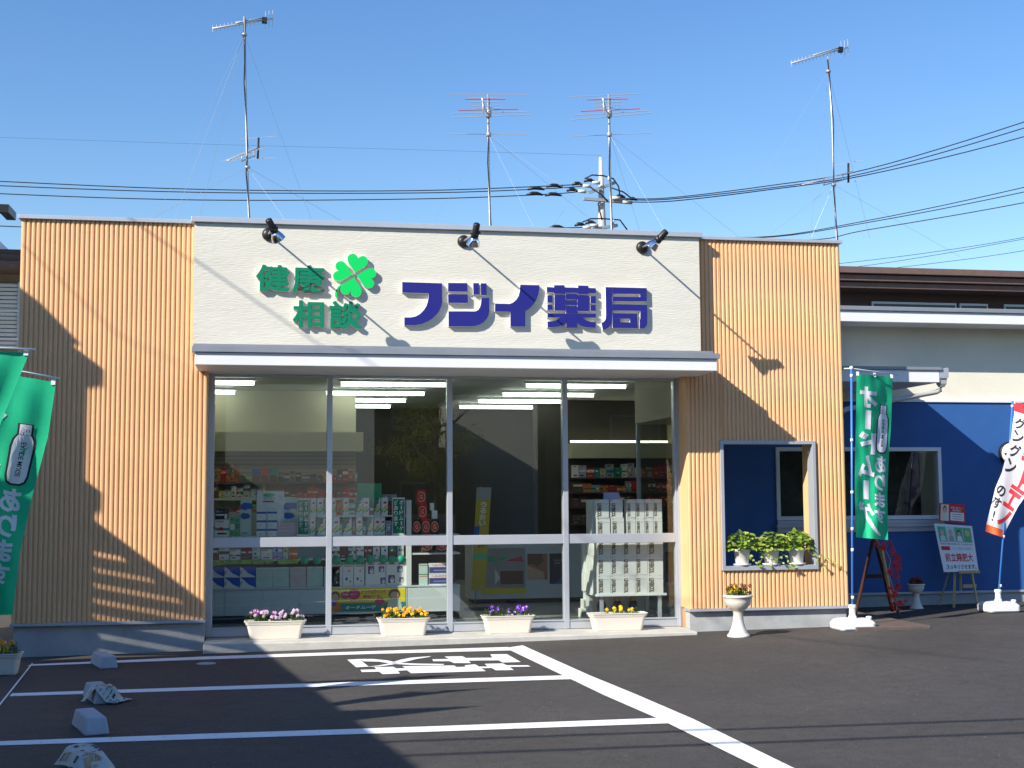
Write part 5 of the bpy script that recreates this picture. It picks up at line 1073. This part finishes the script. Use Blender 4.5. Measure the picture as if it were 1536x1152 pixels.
for pts in ([(877, 268), (888, 262.5), (905, 263.5), (920, 268), (928, 280), (930, 296)], [(915, 281), (935, 288), (948, 298)], [(886, 281), (902, 292), (912, 302)], [(874, 333), (886, 328), (905, 328), (930, 330), (941, 345)], [(897, 305), (900, 318), (903, 330)]):
    m = MB(); m.tube([at(u, v, PYY-.3) for u, v in pts], .022, M_wire, 6); m.build('jumper_wire', up_)
def cable(pts, Y0, Y1, label, r=.015, grp='overhead cables behind the shop'):
    n = len(pts); P = []
    us = [p[0] for p in pts]
    for i, (u, v) in enumerate(pts): P.append(at(u, v, Y0+(Y1-Y0)*(u-us[0])/(us[-1]-us[0])))
    Q = []
    for i in range(n-1):
        for k in range(6):
            t = k/6; p0, p1, p2, p3 = P[max(i-1, 0)], P[i], P[i+1], P[min(i+2, n-1)]
            Q.append(.5*((2*p1)+(p2-p0)*t+(2*p0-5*p1+4*p2-p3)*t*t+(3*p1-p0-3*p2+p3)*t**3))
    Q.append(P[-1]); m = MB(); m.tube(Q, r, M_wire, 6); tag(m.build('power_cable'), label, 'cable', grp)
L0 = [('uppermost', [(-300, 256), (0, 272), (300, 284), (620, 286), (866, 277)]), ('second', [(-300, 262), (0, 278.5), (300, 288.5), (620, 289.5), (800, 284), (880, 279)]), ('third', [(-300, 274), (0, 290.5), (300, 300), (620, 298.5), (810, 292), (873, 287)])]
for nm, p in L0: cable(p, PYY+2, PYY-.3, '%s of the three black cables running left from the utility pole' % nm)
cable([(-300, 322), (0, 339), (300, 348), (640, 347), (835, 342), (880, 341)], PYY+2, PYY-.3, 'black cable low behind the roof edge running left from the utility pole')
L1 = [('uppermost', [(924, 297), (1000, 297), (1150, 279), (1300, 254), (1536, 183), (1800, 90)]), ('second', [(930, 299), (1000, 299), (1150, 282.5), (1300, 259), (1536, 192), (1800, 104)]), ('third', [(940, 303), (1010, 301.5), (1150, 285), (1300, 262.5), (1536, 205), (1800, 122)])]
for nm, p in L1: cable(p, PYY-.3, 15, '%s of the three black cables rising right from the utility pole' % nm)
L2 = [('upper', [(914, 345), (1130, 356), (1300, 331), (1536, 281), (1800, 215)]), ('middle', [(914, 348), (1130, 357), (1300, 334), (1536, 288), (1800, 226)]), ('lower', [(914, 352), (1200, 360), (1300, 345), (1536, 304), (1800, 248)])]
for nm, p in L2: cable(p, PYY-.3, 15, '%s of the second bundle of cables on the right below the thick three' % nm, .013)
L3 = [('upper', [(1100, 410), (1262, 395), (1400, 378), (1536, 356), (1800, 305)]), ('middle', [(1100, 412), (1262, 402.5), (1400, 383), (1536, 358.5), (1800, 312)]), ('lower', [(1200, 414), (1290, 407), (1400, 395), (1536, 376), (1800, 330)])]
for nm, p in L3: cable(p, PYY+6, 22, '%s of the thin faint cables just above the brown roof' % nm, .009)
cable([(-300, 196), (0, 206), (300, 216), (600, 224), (901, 233)], PYY+2, PYY, 'single very thin wire running left from the pole top', .0028)

# ------------------------------------------------------------------ houses behind
HY = 11.0; zh = lambda v, u=1400: zat(v, HY, u)
bh = thing('brown_house', (at(1400, 600, HY).x, HY+3, 0), 'brown roofed house behind the cream annex, only its eaves showing', 'house')
M_brown2 = mat('brown_wall', (.07, .045, .04), .8); x0, x1 = xat(1210, HY, 430), xat(1700, HY, 430)
for k, (va, vb) in enumerate(((409, 418.5), (419.5, 428.5), (429.5, 438))):
    m = MB(); m.box(x0, x1, HY-.5+.10*k, HY+6-.3*k, zh(vb), zh(va), M_brown); m.build('roof_fascia' if k else 'roof', bh, bevel=.01)
m = MB(); m.box(x0, x1, HY+.3, HY+5, 0, zh(438), M_brown2); m.build('wall', bh)
for a, b in ((1323, 1452), (1457, 1500), (1525, 1600)): 
    m = MB(); m.box(xat(a, HY), xat(b, HY), HY+.24, HY+.299, zh(475), zh(451.5), M_alu); w_ = m.build('window', bh); m = MB(); m.box(xat(a, HY)+.04, xat(b, HY)-.04, HY+.22, HY+.238, zh(475)+.04, zh(451.5)-.05, mat('dull_pane', (.05, .055, .06), .15)); m.build('pane', w_)
HL = 8.0; zq_ = lambda v: zat(v, HL, 10)
lh = thing('brown_house', (xat(-100, HL), HL+3, 0), 'brown eaved house with white shutters at the left edge beyond the orange wall', 'house')
m = MB(); m.box(xat(-500, HL), xat(40, HL), HL-.35, HL+6, zq_(407), zq_(396), M_brown); m.box(xat(-500, HL), xat(40, HL), HL-.25, HL+6, zq_(395), zq_(385), M_brown); m.box(xat(-500, HL), xat(40, HL), HL-.15, HL+6, zq_(384), zq_(376), M_brown); m.build('roof', lh, bevel=.01)
m = MB(); m.box(xat(-500, HL), xat(45, HL), HL+.3, HL+5, 0, zq_(407), mat('house_wall_tan', (.26, .21, .16), .8, noise=(3, .08))); m.build('wall', lh)
M_shut = mat('white_shutter', (.62, .64, .66), .5)
m = MB(); 
for k in range(16): z = zq_(521)+k*(zq_(421)-zq_(521))/16; m.box(xat(-120, HL), xat(16, HL), HL+.22, HL+.28, z, z+.055, M_shut)
m.box(xat(16, HL), xat(20, HL), HL+.2, HL+.299, zq_(521), zq_(420), M_alu); m.build('shutter', lh)
m = MB(); m.tube([at(-150, 466, HL-.3), at(45, 466, HL-.3)], .022, M_alu, 8); m.tube([at(-150, 508, HL-.3), at(45, 508, HL-.3)], .022, M_alu, 8); m.build('railing', lh)
# upper left roof corner
UY = 6.0
uh = thing('upper_roof_house', (xat(-200, UY, 300), UY+4, 0), 'two storey house at the far left edge, just a dark gutter corner showing', 'house')
zu = lambda v: zat(v, UY, 0); xe = xat(13, UY, 310)
m = MB(); m.box(xe-6, xe, UY, UY+.14, zu(318), zu(306), M_black); m.box(xe-.14, xe, UY+.141, UY+.6, zu(318), zu(306), M_black); m.build('gutter', uh)
m = MB(); A = [(xe-6, UY+.15, zu(306)), (xe-.5, UY+.15, zu(306)), (xe-1.2, UY+3, zu(306)+1.45), (xe-6, UY+3, zu(306)+1.45)]; m.prism(A, (0, .1, .15), M_brown); m.build('roof', uh)
m = MB(); m.box(xe-6, xe-.7, UY+.5, UY+7, 0, zu(306)-.02, M_shut); m.build('wall', uh)

# ------------------------------------------------------------------ neighbour whose shadow falls on the left wall and the parking bays
M_nb = mat('neighbour_wall', (.34, .31, .27), .85, noise=(2, .08)); M_roof = mat('neighbour_roof', (.09, .09, .10), .7)
K = 3.5; sh = lambda x, z, k=K: Vector((x-1.6*k, -k, z+1.23*k))
nh = thing('neighbour_house', (-12, -9, 0), 'neighbouring house past the left edge, seen only by its shadow on the orange wall', 'house')
E_Z = 5.5; E_X = -.10-1.3*E_Z
prof = [(-5.5, None), (-2.20, None)]
poly = [(-9.5, -4.3), (-2.12, -4.3), (-2.12, 1.62), (-2.05, 1.66), (-2.05, 1.86), (-2.23, 1.95), (-2.23, 3.0), (-2.06, 3.03), (-2.06, 3.22), (-2.42, 3.46), (-2.31, 3.50), (-2.75, 3.95), (-5.5, 5.6), (-9.5, 5.6)]
m = MB(); m.prism([sh(a, b) for a, b in poly], (0, -.16, 0), M_nb); m.build('gable_wall', nh)
m = MB(); m.prism([(-22, -4.86, E_Z-.18), (E_X, -4.86, E_Z-.18), (E_X+.15, -6, E_Z-.18), (E_X+1.05, -12, E_Z-.18), (E_X+1.6, -20, E_Z-.18), (-22, -20, E_Z-.18)], (0, 0, .18), M_nb); m.build('balcony_roof', nh)
m = MB(); m.box(E_X-.08, E_X, -4.859, -3.35, E_Z-.12, E_Z, M_roof); m.build('edge_beam', nh)
m = MB(); ca, sa = 4.26/4.376, -1/4.376
def slat(y0, y1):
    x1 = E_X-.081; x0 = x1-1.7; e = lambda x, y: Vector((x, y-(x+7.76)/4.26, E_Z-.05))
    m.prism([e(x0, y0), e(x1, y0), e(x1, y1), e(x0, y1)], (0, 0, .02), M_roof)
slat(-3.575, -3.05)
for k in range(7): slat(-3.61-.187*(k+1)+.021, -3.61-.187*k-.021)
m.build('slats', nh)
m = MB(); m.box(-22, E_X-2.2, -20, -4.9, 0, E_Z-.19, M_nb); m.build('wall', nh)
for (pa, pb, pc) in (((.60, -5.35), (1.75, -4.67), (.55, -4.55)), ((.05, -3.2), (1.25, -2.88), (.05, -2.85))):
    H_ = (pb[0]-(E_X+1.3*E_Z))/1.3
    yy = [p[1]-(E_Z+(H_ if i == 1 else 0))/1.23 for i, p in enumerate((pa, pb, pc))]
    m = MB(); m.prism([Vector((E_X-.1, yy[0], E_Z)), Vector((E_X-.1, yy[1], E_Z+H_)), Vector((E_X-.1, yy[2], E_Z))], (-.15, 0, 0), M_roof); m.build('gable_peak', nh)
def svc(a, b, r, label):
    m = MB(); m.tube([a, (Vector(a)+Vector(b))/2-Vector((0, 0, .25)), b], r, M_wire, 6); tag(m.build('service_cable'), label, 'cable', 'service cables outside the frame')
W1 = sh(-1.9, 4.95, 4); W2 = sh(.9, 2.75, 9)
svc(W1, W2+Vector((0, -8, 2.0)), .009, 'service cable outside the frame, throwing a thin shadow over the left wall top')
W1 = sh(-2.7, 4.4, 4); svc(W1, sh(-.6, 2.9, 10), .006, 'thinner service cable outside the frame, throwing the faint lower shadow line')
for k, yy in enumerate((-6.25, -6.75)): 
    c = Vector((5-1.3*7.2, yy-7.2/1.23, 7.2)); svc(c+Vector((-22, 1.2, .4)), c+Vector((22, -1.6, .4)), .022, 'street cable above the camera throwing a shadow line on the asphalt, %s one' % ['farther', 'nearer'][k])

# ------------------------------------------------------------------ the other side of the street, seen as reflections
SYY = -34.0; M_sdark = mat('street_dark_wall', (.10, .085, .07), .85, noise=(2, .2)); M_swhite = mat('street_white_wall', (.78, .78, .72), .8, noise=(2, .05)); M_sgrey = mat('street_grey_wall', (.24, .24, .23), .85, noise=(2, .1))
def rx(u, v): p = at(u, v, .8-SYY); return p.x, p.z
def sbuild(x0, x1, h, mw, label, wins, foot=None):
    r = thing('street_building', ((x0+x1)/2, SYY-4, 0), label, 'building'); m = MB()
    if foot: m.prism([(a, b, -.2) for a, b in foot], (0, 0, h+.2), mw)
    else: m.box(x0, x1, SYY-8, SYY, -.2, h, mw)
    m.build('wall', r); m = MB()
    if foot: m.prism([(a*1.0, b, h+.001) for a, b in foot], (0, 0, .2), M_roof)
    else: m.box(x0-.3, x1+.3, SYY-8.3, SYY+.4, h+.001, h+.22, M_roof)
    m.build('roof', r)
    for a, b, c_, d in wins:
        m = MB(); m.box(a, b, SYY+.001, SYY+.06, c_, d, M_alud); w = m.build('window', r); m = MB(); m.box(a+.06, b-.06, SYY+.061, SYY+.075, c_+.06, d-.06, mat('dull_pane', (.05, .055, .06), .15)); m.build('pane', w)
xa, _ = rx(560, 700); xb, _ = rx(690, 700); xc, _ = rx(803, 700); xd, _ = rx(330, 700)
sbuild(-30, xd-.4, 3.0, M_sgrey, 'low grey building across the street, dimly mirrored at the left of the shop glass', [(-12, -10, 1.0, 2.3)])
sbuild(xd, xa, 7.2, M_swhite, 'pale building across the street, dimly mirrored in the two left panes', [], [(xd, SYY-5.5), (xa, SYY+.5), (xa+.1, SYY-8), (xd, SYY-9)])
sbuild(xa+.6, xb-.2, 3.3, M_sdark, 'low dark brown house across the street, mirrored behind the tree', [(xa+1, xa+2.4, .9, 2.2)])
sbuild(xb+.2, xc, 5.6, M_swhite, 'white building across the street, mirrored in the third window', [], [(xb+.2, SYY-3.5), (xc, SYY+.5), (xc+.2, SYY-6), (xb+.2, SYY-8)])
sbuild(xc+.4, 40, 7.8, M_sdark, 'long dark building across the street, mirrored in the right windows', [(xc+3, xc+5, 3.4, 4.8), (xc+8, xc+10, 3.4, 4.8)])
SYY -= 17
sbuild(-45, 48, 9.2, mat('sky_block_wall', (.045, .042, .04), .85), 'long dark block added behind the street houses to keep sky out of the glass', [(-10+4*k, -8.4+4*k, 5.2, 6.6) for k in range(9)])  # unseen back row, added only to block bright sky from the glass reflections
SYY += 17
# street tree
ty = -25.0; tp = at(655, 760, .8-ty); tr = thing('street_tree', (tp.x, ty, 0), 'yellow green tree across the street, mirrored dark in the second window', 'tree')
m = MB(); m.tube([(tp.x, ty, -.1), (tp.x+.05, ty, 1.4), (tp.x-.05, ty, 2.6), (tp.x, ty, 4.2)], [.16, .12, .09, .03], M_brown, 9)
for k in range(9): d = rdir(.1); b_ = Vector((tp.x, ty, 1.8+k*.25)); m.tube([b_, b_+d*.7, b_+d*1.3+Vector((0, 0, .3))], [.05, .03, .012], M_brown, 6)
m.build('trunk', tr)
M_tl = mat('street_leaf', (.34, .34, .03), .6, noise=(6, .5), trans=.5); m = MB()
cl_ = [Vector((tp.x+random.gauss(0, .75), ty+random.gauss(0, .7), 3.1+random.gauss(0, .75))) for _ in range(26)]
for i in range(2600):
    c = random.choice(cl_); p = c+Vector((random.gauss(0, .24), random.gauss(0, .24), random.gauss(0, .2))); leaf(m, p, rdir(-1), rdir(-1), random.uniform(.06, .12), .05, M_tl)
m.build('crown', tr)
